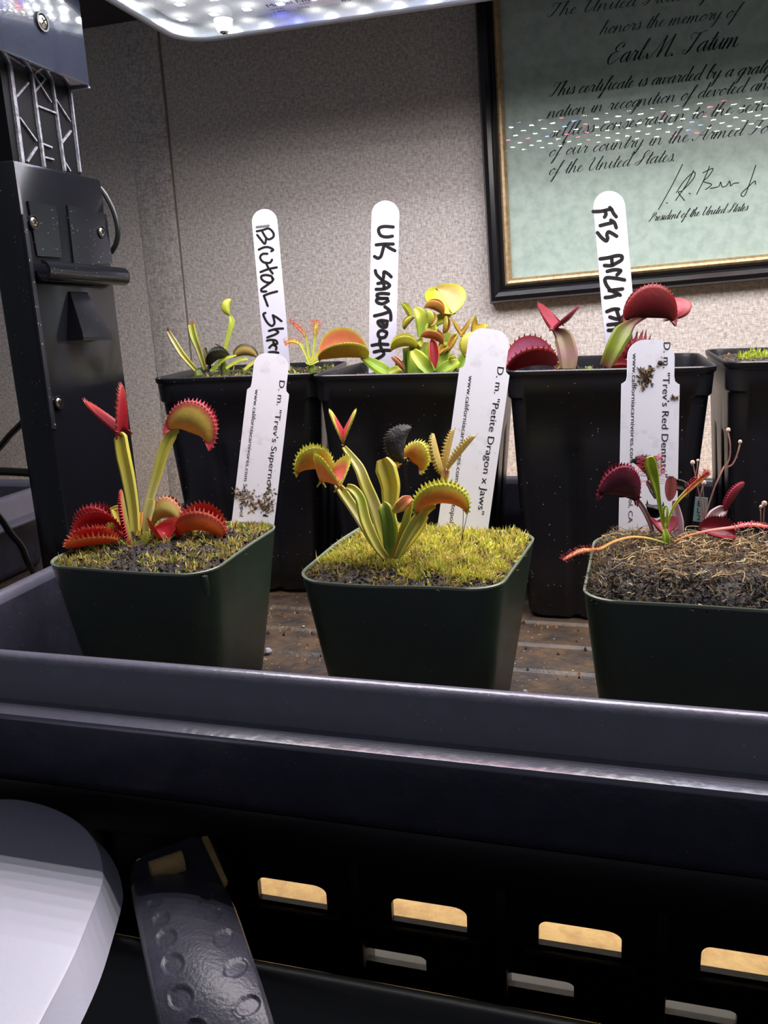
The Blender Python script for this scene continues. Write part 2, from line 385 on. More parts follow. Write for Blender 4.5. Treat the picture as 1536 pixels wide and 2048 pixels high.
ZC = -.006                                            # crate deck
YF = .268
cr = thing('crate', 'black plastic slotted crate carrying the big seedling tray', 'crate', (-.02, .42, ZD))
def arch(x0, x1, z0, z1, r, Y, skew=0):
    P = [V((x0, Y, z0)), V((x1, Y, z0))]
    for i in range(7): a = math.pi/2*i/6; P.append(V((x1-r*1.7+r*1.7*math.cos(a), Y, z1-r+r*math.sin(a))))
    for i in range(7): a = math.pi/2+math.pi/2*i/6; P.append(V((x0+r+r*math.cos(a), Y, z1-r+r*math.sin(a))))
    return P
slots = []
pitch = .0590; sx0 = ony(585, 1800, YF).x
ztop, zbot = ony(585, 1764, YF).z, ony(585, 1808, YF).z
for i in range(-3, 6):
    cx = sx0+pitch*i
    slots.append((arch(cx-.0155, cx+.0155, zbot, ztop, .0035, YF), 'u'))
for i in range(0, 5):
    a = ony(731, 1906, YF); cx = a.x+.0125+pitch*i
    slots.append((arch(cx-.0125, cx+.0135, a.z-.0035, a.z+.003, .002, YF), 'l'))
def panel_with_holes(holes, x0, x1, z0, z1, y, t):
    import bmesh
    bm = bmesh.new(); edges = []
    for poly in [[V((x0, y, z0)), V((x1, y, z0)), V((x1, y, z1)), V((x0, y, z1))]]+holes:
        vv = [bm.verts.new(p) for p in poly]; edges += [bm.edges.new((vv[i], vv[(i+1) % len(vv)])) for i in range(len(vv))]
    bmesh.ops.triangle_fill(bm, edges=edges, use_beauty=True, use_dissolve=False)
    g = bmesh.ops.extrude_face_region(bm, geom=bm.faces[:])
    for q in g['geom']:
        if isinstance(q, bmesh.types.BMVert): q.co.y += t
    bm.verts.index_update(); v = [q.co.copy() for q in bm.verts]; f = [[q.index for q in p.verts] for p in bm.faces]; bm.free()
    return v, f
v, f = panel_with_holes([s[0] for s in slots], -.34, .36, ZD, ZC-.018, YF, .003)
MB().add(v, f).build('front_panel', M_deep, cr, smooth=False)
MB().box((-.345, YF-.008, ZC-.021), (.365, YF+.004, ZC), bev=.003).build('top_band', M_deep, cr)
for i in range(-3, 6):
    cx = sx0+pitch*(i+.5)
    MB().box((cx-.0022, YF-.0045, ZD+.004), (cx+.0022, YF+.012, ZC-.019), bev=.001).build('rib', M_deep, cr)
    MB().box((sx0+pitch*i-.021, YF-.003, zbot-.0040), (sx0+pitch*i+.021, YF+.0, zbot-.0012), bev=.0008).build('slot_sill', M_deep, cr)
MB().box((-.66, YF+.004, ZC-.006), (.365, .612, ZC)).build('deck', M_traydirt, cr, smooth=False)
for sx in (-.66, .36): MB().box((sx, YF+.004, ZD), (sx+.005, .612, ZC-.006)).build('side_panel', M_deep, cr, smooth=False)
lamp2 = thing('unseen_strip_lamp', 'slim unseen lamp strip added under the crate deck to light the desk board', 'lamp', (0, .47, ZC-.006))  # unseen source, added so the board behind the slots looks lit
MB().box((-.30, .462, ZC-.016), (.30, .482, ZC-.006), bev=.002).build('housing', M_rimc, lamp2)
M_strip = emit('strip_glow', (1, .92, .80), UNSEEN_LAMP)
MB().box((-.295, .465, ZC-.018), (.295, .479, ZC-.0155)).build('diffuser', M_strip, lamp2, smooth=False)

# low bin in front of the crate (its rounded front lip catches the light)
bn = thing('bin', 'low black plastic bin before the crate with a rounded front lip', 'bin', (0, .22, ZD))
zl = -.0248
prof = [(a+.004, b) for a, b in ((.212, ZD), (.2005, ZD), (.1985, ZD+.02), (.1972, zl-.012), (.1978, zl-.005), (.2000, zl-.001), (.2032, zl), (.2060, zl-.0025), (.2070, zl-.008), (.2085, ZD+.004), (.212, ZD+.003))]
MB().loft([[V((x, a, b)) for a, b in prof] for x in (-.45, .4)]).build('front_wall', M_deep, bn, angle=60)
MB().box((-.45, .216, ZD+.0002), (.4, .262, ZD+.003)).build('floor_panel', M_deep, bn, smooth=False)

# ------------------------------------------------------------------ seedling trays
def tray(x0, x1, y0, y1, label, floor=True, ribs=True):
    cx, cy = (x0+x1)/2, (y0+y1)/2; hx, hy = (x1-x0)/2, (y1-y0)/2
    t = thing('seedling_tray', label, 'tray', (cx, cy, -.006), 'black seedling trays' if False else None)
    def ring(off, z, r=.03):
        return [V((cx+p[0], cy+p[1], z)) for p in rsq(hx+off, hy+off, max(r+off, .004), 7, 24)]
    body = MB().loft([ring(-.026, .0), ring(-.024, .0018), ring(-.022, .006), ring(-.0135, .058)], cap0=False, cap1=False)
    body.loft([ring(-.011, .0565), ring(-.0135, .03), ring(-.019, .002), ring(-.0215, -.004), ring(-.026, -.006)], cap0=False, cap1=True)
    body.loft([ring(-.026, -.006), ring(-.026, 0)], cap0=False, cap1=False)
    body.build('tray_wall', M_tray, t, angle=60)
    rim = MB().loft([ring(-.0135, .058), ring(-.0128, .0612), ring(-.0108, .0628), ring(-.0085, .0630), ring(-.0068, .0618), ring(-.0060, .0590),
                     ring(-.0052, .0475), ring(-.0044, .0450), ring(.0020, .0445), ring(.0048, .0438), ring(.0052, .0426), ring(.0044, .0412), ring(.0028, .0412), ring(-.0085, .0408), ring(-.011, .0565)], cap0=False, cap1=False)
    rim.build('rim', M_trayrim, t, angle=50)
    MB().add(ring(-.0255, 0.0), [tuple(range(len(ring(0, 0))))]).build('tray_floor', M_traydirt, t, smooth=False)
    if ribs:
        y = y0+.035
        while y < y1-.035:
            MB().loft([[V((x, y-.0115, .0000)), V((x, y-.0095, .0014)), V((x, y+.0095, .0014)), V((x, y+.0115, .0000))] for x in (x0+.03, x1-.03)]).build('floor_rib', M_traydirt, t, angle=20)
            y += .0335
    return t, cx, cy
TR, tcx, tcy = tray(-.2945, .30, .2365, .6015, 'large black seedling tray holding all the pots')
# dirt on the tray floor
mb = MB()
for i in range(900):
    x, y = random.uniform(-.22, .10), random.uniform(.275, .47); s = random.choice((.0005, .0007, .0009, .0014))
    c = random.choice((srgb(92, 66, 46), srgb(60, 46, 38), srgb(150, 112, 74), srgb(48, 34, 30), srgb(196, 176, 140)))
    h = random.uniform(.3, 1)*s; a = random.random()*6.28; q = [V((x+s*random.uniform(.6, 1.3)*math.cos(a+k*1.57), y+s*random.uniform(.6, 1.3)*math.sin(a+k*1.57), .0001)) for k in range(4)]
    mb.add(q+[V((x, y, h+.0012))], [(0, 1, 4), (1, 2, 4), (2, 3, 4), (3, 0, 4)], 0, c)
stuff(mb.build('dirt_crumbs', M_fibre, TR, smooth=False))
for (px, py, s) in ((1050, 1385, .0016), (536, 1302, .0022), (607, 1253, .0009)):
    p = onz(px, py, .002)
    mb = MB(); mb.loft([[p+V((s*r*math.cos(a)*(1+.2*math.sin(3*a)), s*r*math.sin(a), dz*s)) for a in [k*.785 for k in range(8)]] for r, dz in ((.7, -.6), (1, 0), (.6, .7))])
    mb.build('pebble', M_tagclean, TR)
# neighbouring tray to the left
e1 = onz(0, 1005, .0625)
t2, _, _ = tray(-.78, e1.x-.001, .28, .565, 'second black seedling tray, empty, behind the lamp post at the far left', ribs=False)

# ------------------------------------------------------------------ grow lamp
XM = -.30
lampt = thing('grow_lamp', 'LED grow lamp panel on a black post above the pots', 'lamp', (XM-.02, .42, -.006))
y0, y1 = .3834, .4604
zt = onx(27, 318, XM).z
def mface(mb, px, X, d, mi=0): return mb.prism([onx(a, b, X) for a, b in px], (d, 0, 0), mi)
xml = ony(40, 860, y0).x
mb = MB(); mb.box((xml, y0, -.006), (XM, y1, zt), bev=.0022)
mb.build('post_housing', M_gloss, lampt, angle=30)
Zq = lambda L: [(a/3.657, 300+b/3.657) for a, b in L]
mface(MB(), Zq([(150, 470), (175, 470), (400, 2040), (370, 2040)]), XM-.0005, .0012).build('seam_strip', M_black, lampt, smooth=False)
mface(MB(), Zq([(180, 375), (385, 412), (430, 790), (250, 775)]), XM-.001, .0022).build('cover_plate', M_gloss, lampt, smooth=False)
mface(MB(), Zq([(470, 405), (755, 470), (800, 830), (520, 850)]), XM-.001, .0022).build('cover_plate', M_gloss, lampt, smooth=False)
# rolled channel hook
def roll(px0, px1, r, name, X=XM):
    a, b = onx(*px0, X), onx(*px1, X); pts = []
    mb = MB(); loops = []
    for e in (a, b):
        loops.append([e+V((r+r*math.cos(t)*1.0, 0, r*1.05*math.sin(t))) for t in [math.radians(d) for d in range(-180, 91, 18)]]
                     + [e+V((r+r*.66*math.cos(t), 0, r*.7*math.sin(t))) for t in [math.radians(d) for d in range(90, -181, -18)]])
    mb.loft(loops); return mb.build(name, M_gloss, lampt, angle=40)
roll(Zq([(250, 885)])[0], Zq([(845, 930)])[0], .0052, 'cord_hook')
def wedge(px):
    P = [onx(a, b, XM) for a, b in Zq(px)]
    tl, trr, br, bl = P
    mb = MB(); v = [tl+V((-.001, 0, 0)), trr+V((-.001, 0, 0)), br+V((-.001, 0, 0)), bl+V((-.001, 0, 0)), tl+V((.001, 0, 0)), trr+V((.001, 0, 0)), br+V((.011, 0, 0)), bl+V((.011, 0, 0))]
    v += [br+V((.011, 0, .004)), bl+V((.011, 0, .004))]
    mb.add(v, [(0, 1, 2, 3), (4, 9, 8, 5), (9, 7, 6, 8), (0, 4, 5, 1), (3, 2, 6, 7), (0, 3, 7, 9, 4), (1, 5, 8, 6, 2)])
    return mb.build('wedge_hook', M_gloss, lampt, smooth=False)
wedge([(500, 1035), (625, 1040), (705, 1395), (490, 1395)])
def screw(c, n, r, parent, recess=True):
    a = n.orthogonal().normalized(); b = n.cross(a)
    ring = lambda R, h: [c+(a*math.cos(t)+b*math.sin(t))*R+n*h for t in [k*math.pi/8 for k in range(16)]]
    o = MB().loft([ring(r, -.0005), ring(r, .0005), ring(r*.75, .0011), ring(r*.3, .0013)]).build('screw', M_steel, parent, angle=30)
    mb = MB()
    for p, q in ((a, b), (b, a)):
        mb.add([c+p*r*.62*i+q*r*.13*j+n*.00142 for i, j in ((-1, -1), (1, -1), (1, 1), (-1, 1))], [(0, 1, 2, 3)])
    mb.build('screw_slot', M_ink, o, smooth=False)
    if recess:
        mb = MB().loft([ring(r*1.45, -.0004), ring(r*1.45, .0008), ring(r*1.2, .0008), ring(r*1.2, -.0004)], cap0=False, cap1=False)
        mb.build('screw_well', M_deep, parent, angle=30)
for px in Zq([(230, 530), (728, 602), (415, 1845)]): screw(onx(*px, XM)+V((.0012, 0, 0)), V((1, 0, 0)), .0026, lampt)
# lattice column
Zl = lambda L: [(a/6.023, b/6.023) for a, b in L]
XL = XM-.008
ya, yb = onx(25, 330, XL).y+.001, onx(162, 350, XL).y
MB().box((xml+.002, ya, zt-.02), (XL, yb, .345)).build('lattice_column', M_matte, lampt, smooth=False)
M_rib = pbr('scuffed_rib_plastic', srgb(150, 150, 160), .35, var=(srgb(80, 80, 90), 400, .4, .7))
def bar(p, q, wd, name, d=.0016):
    a, b = onx(*Zl([p])[0], XL+d), onx(*Zl([q])[0], XL+d); t = (b-a).normalized(); s = V((1, 0, 0)).cross(t)*wd*.5
    MB().add([a+s, a-s, b-s, b+s]+[x-V((d+.001, 0, 0)) for x in (a+s, a-s, b-s, b+s)], [(0, 1, 2, 3), (4, 7, 6, 5), (0, 4, 5, 1), (1, 5, 6, 2), (2, 6, 7, 3), (3, 7, 4, 0)]).build(name, M_rib, lampt, smooth=False)
for p, q, wd in (((120, 690), (285, 1960), .0024), ((385, 815), (548, 2010), .0015), ((635, 930), (795, 2060), .0014), ((848, 1000), (978, 2070), .0012)): bar(p, q, wd, 'lattice_upright')
for p, q in (((205, 1165), (350, 995)), ((245, 1415), (450, 1700)), ((340, 1945), (455, 1770)), ((430, 1100), (570, 930)), ((415, 900), (625, 1230)), ((450, 1270), (690, 1365)),
             ((680, 1195), (855, 1465)), ((750, 1725), (865, 1575)), ((520, 1730), (635, 1775)), ((540, 1890), (655, 1920)), ((775, 1930), (855, 2060))): bar(p, q, .0009, 'lattice_brace', .0012)
# glossy end cap of the arm
Zb = onx(181, 173, XM+.006).z
ye = onx(181, 173, XM+.006).y
mb = MB(); mb.box((XM-.05, .372, Zb), (XM+.006, ye, .42), bev=.0012)
mb.build('arm_end_cap', M_mirror, lampt, angle=30)
MB().box((XM-.03, yb+.0004, Zb-.0008), (XM+.0052, ye-.001, Zb+.0002)).build('foam_pad', M_rimc, lampt, smooth=False)
screw(onx(82, 44, XM+.006)+V((.0006, 0, 0)), V((1, 0, 0)), .0033, lampt)
# the panel
ZP = .368; px0, px1, py0, py1 = -.2865, .37, .322, .5545
pcx, pcy, phx, phy = (px0+px1)/2, (py0+py1)/2, (px1-px0)/2, (py1-py0)/2
pr = lambda off, z, r=.026: [V((pcx+p[0], pcy+p[1], z)) for p in rsq(phx+off, phy+off, r+off, 8, 4)]
MB().loft([pr(-.004, ZP+.0145), pr(0, ZP+.012), pr(.0015, ZP+.02), pr(.0015, ZP+.045), pr(-.003, ZP+.05)]).build('panel_housing', M_deep, lampt, angle=40)
MB().add(pr(-.005, ZP+.0085)+pr(-.005, ZP+.0143), [tuple(range(len(pr(0, 0)))), tuple(range(2*len(pr(0, 0))-1, len(pr(0, 0))-1, -1))]+[(i, (i+1) % len(pr(0, 0)), len(pr(0, 0))+(i+1) % len(pr(0, 0)), len(pr(0, 0))+i) for i in range(len(pr(0, 0)))]).build('led_board', M_plate, lampt, angle=30)
MB().loft([pr(-.0045, ZP+.0005), pr(-.003, ZP-.0012), pr(-.0008, ZP-.0012), pr(.0006, ZP+.0006), pr(.0008, ZP+.012), pr(-.0045, ZP+.012), pr(-.0045, ZP+.0005)], cap0=False, cap1=False).build('panel_rim', M_rimc, lampt, angle=50)
n_ = len(pr(0, 0))
MB().add(pr(-.0047, ZP+.0012), [tuple(range(n_))]).build('clear_cover', M_cover, lampt, smooth=False)
# light bars of the panel
def led_mesh(mat, nm):
    b_ = MB().box((-.0024, -.0024, -.0012), (.0024, .0024, 0)); b_.m = [0 if i == 0 else 1 for i in range(6)]   # only the lower face shines
    o = b_.build(nm, [mat, M_plate], lampt, smooth=False)
    return o
base = {'w': led_mesh(M_ledw, 'white_led'), 'r': led_mesh(M_ledr, 'red_led'), 'b': led_mesh(M_ledb, 'blue_led')}
used = {k: False for k in base}
ROWS, COLS = 9, 28
for r in range(ROWS):
    for c in range(COLS):
        x = px0+.013+c*.0228+(.0114 if r % 2 else 0); y = py0+.022+r*.0236
        if x > px1-.012: continue
        h = (c*7+r*13+c*c*3) % 23
        blk = c % 6 in (3, 4)
        k = 'b' if (blk and h in (3, 9, 14)) or h == 11 else 'r' if (blk and h % 3 == 0) or (h in (5,)) else 'w'
        if not used[k]: o = base[k]; used[k] = True
        else: o = base[k].copy(); COL.objects.link(o)
        # meshes are stored relative to the lamp's own origin: bring them to the panel
        o.location = V((x, y, ZP+.0085))
for k in base:
    me = base[k].data
    off = V((0, 0, 0))-ORG[lampt]
    for q in me.vertices: q.co -= off
for o in COL.objects:
    if o.name.split('.')[0] in ('white_led', 'red_led', 'blue_led'): o.location = o.location-ORG[lampt]
# clear standoff with a screw under the panel, print on the cover
p = onz(447, 50, ZP-.002)
ring = lambda R, z: [V((p.x+R*math.cos(t), p.y+R*math.sin(t), z)) for t in [k*math.pi/10 for k in range(20)]]
MB().loft([ring(.0062, ZP+.001), ring(.0055, ZP-.0035), ring(.0042, ZP-.0055)]).build('standoff', M_standoff, lampt, angle=40)
screw(V((p.x, p.y, ZP-.0056)), V((0, 0, -1)), .0028, lampt, False)
Rx, Uy = V((1, 0, 0)), V((0, -1, 0))
for s, px, sz in (('Model No. AG', (535, 15), .0068), ('www.', (542, 21), .0040), ('.com', (598, 10), .0040), ('1-800-', (547, 26), .0040), ('Only', (596, 18), .0040), ('800', (684, 4), .0068), ('(+1) Ext', (679, 15), .0038)):
    if s == '(+1) Ext': continue
    text_mesh('printed_text', s, M_ink, onz(*px, ZP+.0008), Rx, Uy, sz, lampt)

# cables
def cable(pts, r, label, name='cable'):
    pts = smoothpts(pts, 8); o = MB().tube(pts, r, 8).build(name, M_cable, loc=pts[0]); tag(o, label, 'cable'); return o
Xc = XM-.02
yc = y1+.004
cable([ony(a, b, yc) for a, b in ((196, 372), (212, 392), (228, 425), (236, 462), (232, 488), (222, 505))], .0016, 'thin black cable looping out behind the lamp post')
cable([ony(a, b, .70) for a, b in ((-30, 925), (0, 894), (20, 870), (44, 846), (70, 815))], .0034, 'black cable rising against the wall left of the lamp post')
cable([ony(a, b, .66) for a, b in ((-40, 944), (0, 943), (30, 944), (60, 946), (110, 950))], .0042, 'thick black cable running level above the second tray rim')
cable([onx(a, b, e1.x+.018) for a, b in ((-60, 985), (-28, 1005), (0, 1036), (20, 1065), (42, 1092), (56, 1125))] + [onz(70, 1150, .0)], .0024, 'black cable hanging down between the two trays')

# ------------------------------------------------------------------ framed certificate
TAU = math.radians(2.3); YG = YW-.013
fa, fb, fn = V((math.cos(TAU), 0, math.sin(TAU))), V((-math.sin(TAU), 0, math.cos(TAU))), V((0, -1, 0))
fo = ony(978, 608, YW-.020)
ic = ony(1011, 571, YG)
wd_ = (ic-fo).dot(fa), (ic-fo).dot(fb)
WF, HF = .358, .312
fr = thing('picture_frame', 'black and gold framed memorial certificate hanging slightly crooked on the wall', 'frame', fo)
def fp(a, b, y): q = fo+fa*a+fb*b; return V((q.x, y, q.z))
MW = .0198
prof = [(0, YW-.0005), (0, YW-.014), (.002, YW-.0185), (.0055, YW-.020), (.009, YW-.0185), (.0108, YW-.0163), (.0125, YW-.0172), (MW-.0056, YW-.0150), (MW-.0056, YW-.0005)]
def rail(p0, p1, prof, mat, name, inset=0):
    "moulding along one side with mitred ends"
    loops = []
    for a, b, da, db in (p0, p1): loops.append([fp(a+da*(u), b+db*(u), y) for u, y in prof])
    return MB().loft(loops).build(name, mat, fr, angle=25)
corn = [(0, 0, 1, 1), (WF, 0, -1, 1), (WF, HF, -1, -1), (0, HF, 1, -1)]
gprof = [(MW-.0056, YW-.001), (MW-.0056, YW-.0149), (MW-.0040, YW-.0166), (MW-.0020, YW-.0160), (MW, YW-.0138), (MW, YW-.001)]
for i in range(4):
    rail(corn[i], corn[(i+1) % 4], prof, M_frame, 'frame_rail')
    rail(corn[i], corn[(i+1) % 4], gprof, M_gold, 'gold_lip')
a0, a1, b0, b1 = MW-.002, WF-MW+.002, MW-.002, HF-MW+.002
MB().add([fp(a0, b0, YG+.003), fp(a1, b0, YG+.003), fp(a1, b1, YG+.003), fp(a0, b1, YG+.003), fp(a0, b0, YG+.006), fp(a1, b0, YG+.006), fp(a1, b1, YG+.006), fp(a0, b1, YG+.006)],
         [(0, 1, 2, 3), (7, 6, 5, 4), (0, 4, 5, 1), (1, 5, 6, 2), (2, 6, 7, 3), (3, 7, 4, 0)]).build('certificate_paper', M_paper, fr, smooth=False)
MB().add([fp(a0, b0, YG), fp(a1, b0, YG), fp(a1, b1, YG), fp(a0, b1, YG)], [(0, 1, 2, 3)]).build('glass_pane', M_glass, fr, smooth=False)
YT = YG+.0028
Zc = lambda a, b: ony(920+a/2.494, b/2.494, YT)
for s, p, q, cap, th in (
    ('The United States of America', (430, 85), (1640, -65), 46, 3.6), ('honors the memory of', (695, 172), (1385, 82), 46, 3.4), ('Earl M. Tatum', (725, 322), (1385, 232), 70, 5.2),
    ('This certificate is awarded by a grateful', (440, 482), (1625, 352), 50, 4.0), ('nation in recognition of devoted and', (435, 590), (1570, 440), 48, 3.8),
    ('selfless consecration to the service', (445, 688), (1630, 534), 50, 3.8), ('of our country in the Armed Forces', (440, 782), (1665, 648), 50, 3.8),
    ('of the United States.', (440, 874), (1075, 802), 50, 3.6), ('President of the United States', (940, 1105), (1432, 1050), 33, 3.0)):
    P, Q = Zc(*p), Zc(*q); k = (YW-.01)/1617/2.494*1.02
    mb = MB(); script_line(mb, s, P, Q, V((0, -1, 0)), cap*k*1.1, th*1.32*k, th*.40*k)
    mk('script_text', mb.v, mb.f, M_ink, fr, smooth=False)
mb = MB()
for st in ([(1110, 820), (1060, 920), (990, 1045)], [(1165, 850), (1130, 920), (1075, 1000)], [(1080, 960), (1120, 900), (1168, 858), (1165, 890), (1110, 950), (1090, 960), (1120, 1000)],
           [(1245, 830), (1215, 900), (1180, 970)], [(1212, 862), (1262, 840), (1240, 880), (1215, 905), (1255, 920), (1225, 945)],
           [(1250, 940), (1290, 930), (1300, 908), (1308, 932), (1330, 925), (1345, 903), (1350, 927), (1365, 915), (1390, 912)], [(1475, 825), (1450, 900), (1420, 975), (1402, 968), (1440, 930)],
           [(1440, 930), (1470, 903), (1473, 920)], [(1143, 964), (1148, 967)], [(1030, 1011), (1035, 1013)]):
    ribbon(mb, smoothpts([Zc(a, b) for a, b in st], 6), .00068, V((0, -1, 0)))
mk('signature', mb.v, mb.f, M_ink, fr, smooth=False)

# ================================================================== POTS
def soil_grid(parent, pos, hx, hy, r, z, mound, rough, mat, n=46, seed=0, rot=0, ex_=2.5):
    v, f = [], []; cx, cy = pos; R = Matrix.Rotation(rot, 3, 'Z')
    for j in range(n+1):
        for i in range(n+1):
            a, b = -1+2*i/n, -1+2*j/n; x, y = a*hx, b*hy
            ex, ey = abs(x)-(hx-r), abs(y)-(hy-r)
            if ex > 0 and ey > 0:
                d = math.hypot(ex, ey); mx = max(ex, ey)
                if d > 0: x = math.copysign(hx-r+ex*mx/d, x); y = math.copysign(hy-r+ey*mx/d, y)
            q = V((x*260+seed, y*260, 3.1*seed)); dd = max(abs(a), abs(b))
            h = mound*(1-dd**ex_)+rough*(noise.noise(q)+.6*noise.noise(q*2.3)+.35*noise.noise(q*5))*(1 if dd < .97 else .3)
            p = R @ V((x, y, 0)); v.append(V((cx+p.x, cy+p.y, z+h)))
    for j in range(n):
        for i in range(n): k = j*(n+1)+i; f.append((k, k+1, k+n+2, k+n+1))
    return mk('soil', v, f, mat, parent), v
def front_pot(cx, cy, side, zr, rot, label, wave, seed):
    t = thing('plant_pot', label, 'pot', (cx, cy, .0015), 'square green pots in the front row')
    R = Matrix.Rotation(rot, 3, 'Z'); h0 = side/2
    def ring(hs, z, r, wv=0):
        out = []
        for i, p in enumerate(rsq(hs, hs, r, 7, 10)):
            q = R @ V((p[0], p[1], 0)); a = math.atan2(p[1], p[0])
            out.append(V((cx+q.x, cy+q.y, z+(wv*(math.sin(a*2+seed)+.6*math.sin(3*a+seed*2)) if wv else 0))))
        return out
    hb = h0*.765
    MB().loft([ring(hb-.003, .0015, .009), ring(hb, .004, .012), ring(hb+(h0-hb)*.5, zr*.5, .0135), ring(h0-.0004, zr-.001, .014, wave)], cap0=True, cap1=False
        ).loft([ring(h0-.0012, zr-.001, .0135, wave), ring(h0-.0022, zr-.014, .0135, wave*.5)], cap0=False, cap1=False).build('pot_body', M_green, t, angle=50)
    MB().loft([ring(h0-.0012, zr-.0010, .0135, wave), ring(h0-.0011, zr, .0135, wave), ring(h0-.0005, zr+.0003, .014, wave), ring(h0-.0001, zr-.0001, .014, wave), ring(h0-.0003, zr-.0010, .014, wave)], cap0=False, cap1=False).build('rim', M_rimedge, t, angle=60)
    q = R @ V((h0-.0125, -h0+.0001, 0))
    return t
POTS = {}
FP = (('p1', -.2096, .3420, .0868, .0800, 0, 'green square pot of toothed red flytraps, leftmost of the front row', .0004, 1),
      ('p2', -.0805, .3415, .0895, .0800, math.radians(-5), 'green square pot topped with a lawn of yellow moss, middle of the front row', .0009, 2.4),
      ('p3', .0365, .3370, .0890, .0790, math.radians(-2), 'green square pot heaped with dry brown fibres, rightmost of the front row', .0005, 4))
for k, cx, cy, sd, zr, rot, lab, wv, se in FP:
    t = front_pot(cx, cy, sd, zr, rot, lab, wv, se)
    s, sv = soil_grid(t, (cx, cy), sd/2-.0014, sd/2-.0014, .0125, zr-.0022, {'p1': .0035, 'p2': .0045, 'p3': .0085}[k], {'p1': .0020, 'p2': .0012, 'p3': .0020}[k], M_soil, 60, se, rot, 7 if k == 'p3' else 2.5)
    POTS[k] = dict(t=t, c=(cx, cy), h=sd/2, z=zr, v=sv, rot=rot)
# moulded tab by the front right corner of the left pot
p = ony(408, 1160, POTS['p1']['c'][1]-POTS['p1']['h']+.0008)
MB().loft([[V((p.x+a*s, p.y-.0010*g+.001, z)) for a, g in ((-1, 0), (-.6, 1), (.6, 1), (1, 0), (.6, -1), (-.6, -1))] for s, z in ((.0012, p.z+.0015), (.0016, p.z), (.0016, p.z-.0055), (.0008, p.z-.0075))]).build('corner_tab', M_green, POTS['p1']['t'], angle=60)

def rear_pot(cx, cy, side, zr, rot, label, soil_drop, seed):
    t = thing('nursery_pot', label, 'pot', (cx, cy, .0015), 'tall black nursery pots in the back row')
    R = Matrix.Rotation(rot, 3, 'Z'); h0 = side/2; hb = h0*.79
    P0 = rsq(1, 1, .2, 6, 26)
    def ring(hs, z, flute=0, foot=0):
        out = []
        for i, (x, y) in enumerate(P0):
            ax, ay = abs(x), abs(y); s = x if ay > ax else y
            fl = 0
            if flute:
                for c in (-.34, .34): fl += math.exp(-((s-c)/.085)**4)
            dep = flute*min(fl, 1)
            k = (1-dep/hs)
            X, Y = x*hs, y*hs
            if ay > ax: Y = math.copysign(abs(Y)-dep, Y)
            else: X = math.copysign(abs(X)-dep, X)
            q = R @ V((X, Y, 0)); out.append(V((cx+q.x, cy+q.y, z+foot*min(fl, 1))))
        return out
    L = lambda z: hb+(h0-.0022-hb)*(z/(zr-.0155))
    MB().loft([ring(hb-.006, .0016), ring(hb-.002, .0022, .0025), ring(hb-.0002, .0048, .0025), ring(L(.03), .03, .0026), ring(L(.09), .09, .0024), ring(L(zr-.045), zr-.045, .002), ring(L(zr-.040), zr-.040), ring(L(zr-.0168), zr-.0168),
               ring(h0-.0008, zr-.0152), ring(h0-.0002, zr-.004)], cap0=True, cap1=False).build('pot_body', M_pot, t, angle=40)
    MB().loft([ring(h0-.0002, zr-.0042), ring(h0+.0008, zr-.0028), ring(h0+.0010, zr-.0006), ring(h0+.0004, zr), ring(h0-.0008, zr-.0003), ring(h0-.0016, zr-.003), ring(h0-.0035, zr-soil_drop-.012)], cap0=False, cap1=False).build('rim', M_pot, t, angle=50)
    s, sv = soil_grid(t, (cx, cy), h0-.0024, h0-.0024, .010, zr-soil_drop, .003, .0016, M_soil, 44, seed, rot)
    return dict(t=t, c=(cx, cy), h=h0, z=zr-soil_drop, v=sv, rot=rot)
zR = .188-.0366
S = .1105
POTS['r1'] = rear_pot(-.2395, .530, S, zR-.0006, math.radians(9), 'tall black nursery pot of thin pitchers and sundews, leftmost of the back row', .0050, 11)
POTS['r2'] = rear_pot(-.1172, .5110, S, zR, 0, 'tall black nursery pot of crowded green flytraps, second from left in back row', .0070, 12)
POTS['r3'] = rear_pot(-.0025, .5110, S, zR, 0, 'tall black nursery pot of dark red flytraps, third from left in back row', .0100, 13)
POTS['r4'] = rear_pot(.1125, .5080, S, zR+.0022, 0, 'tall black nursery pot with only green moss tufts, cut by the right frame edge', .0045, 14)

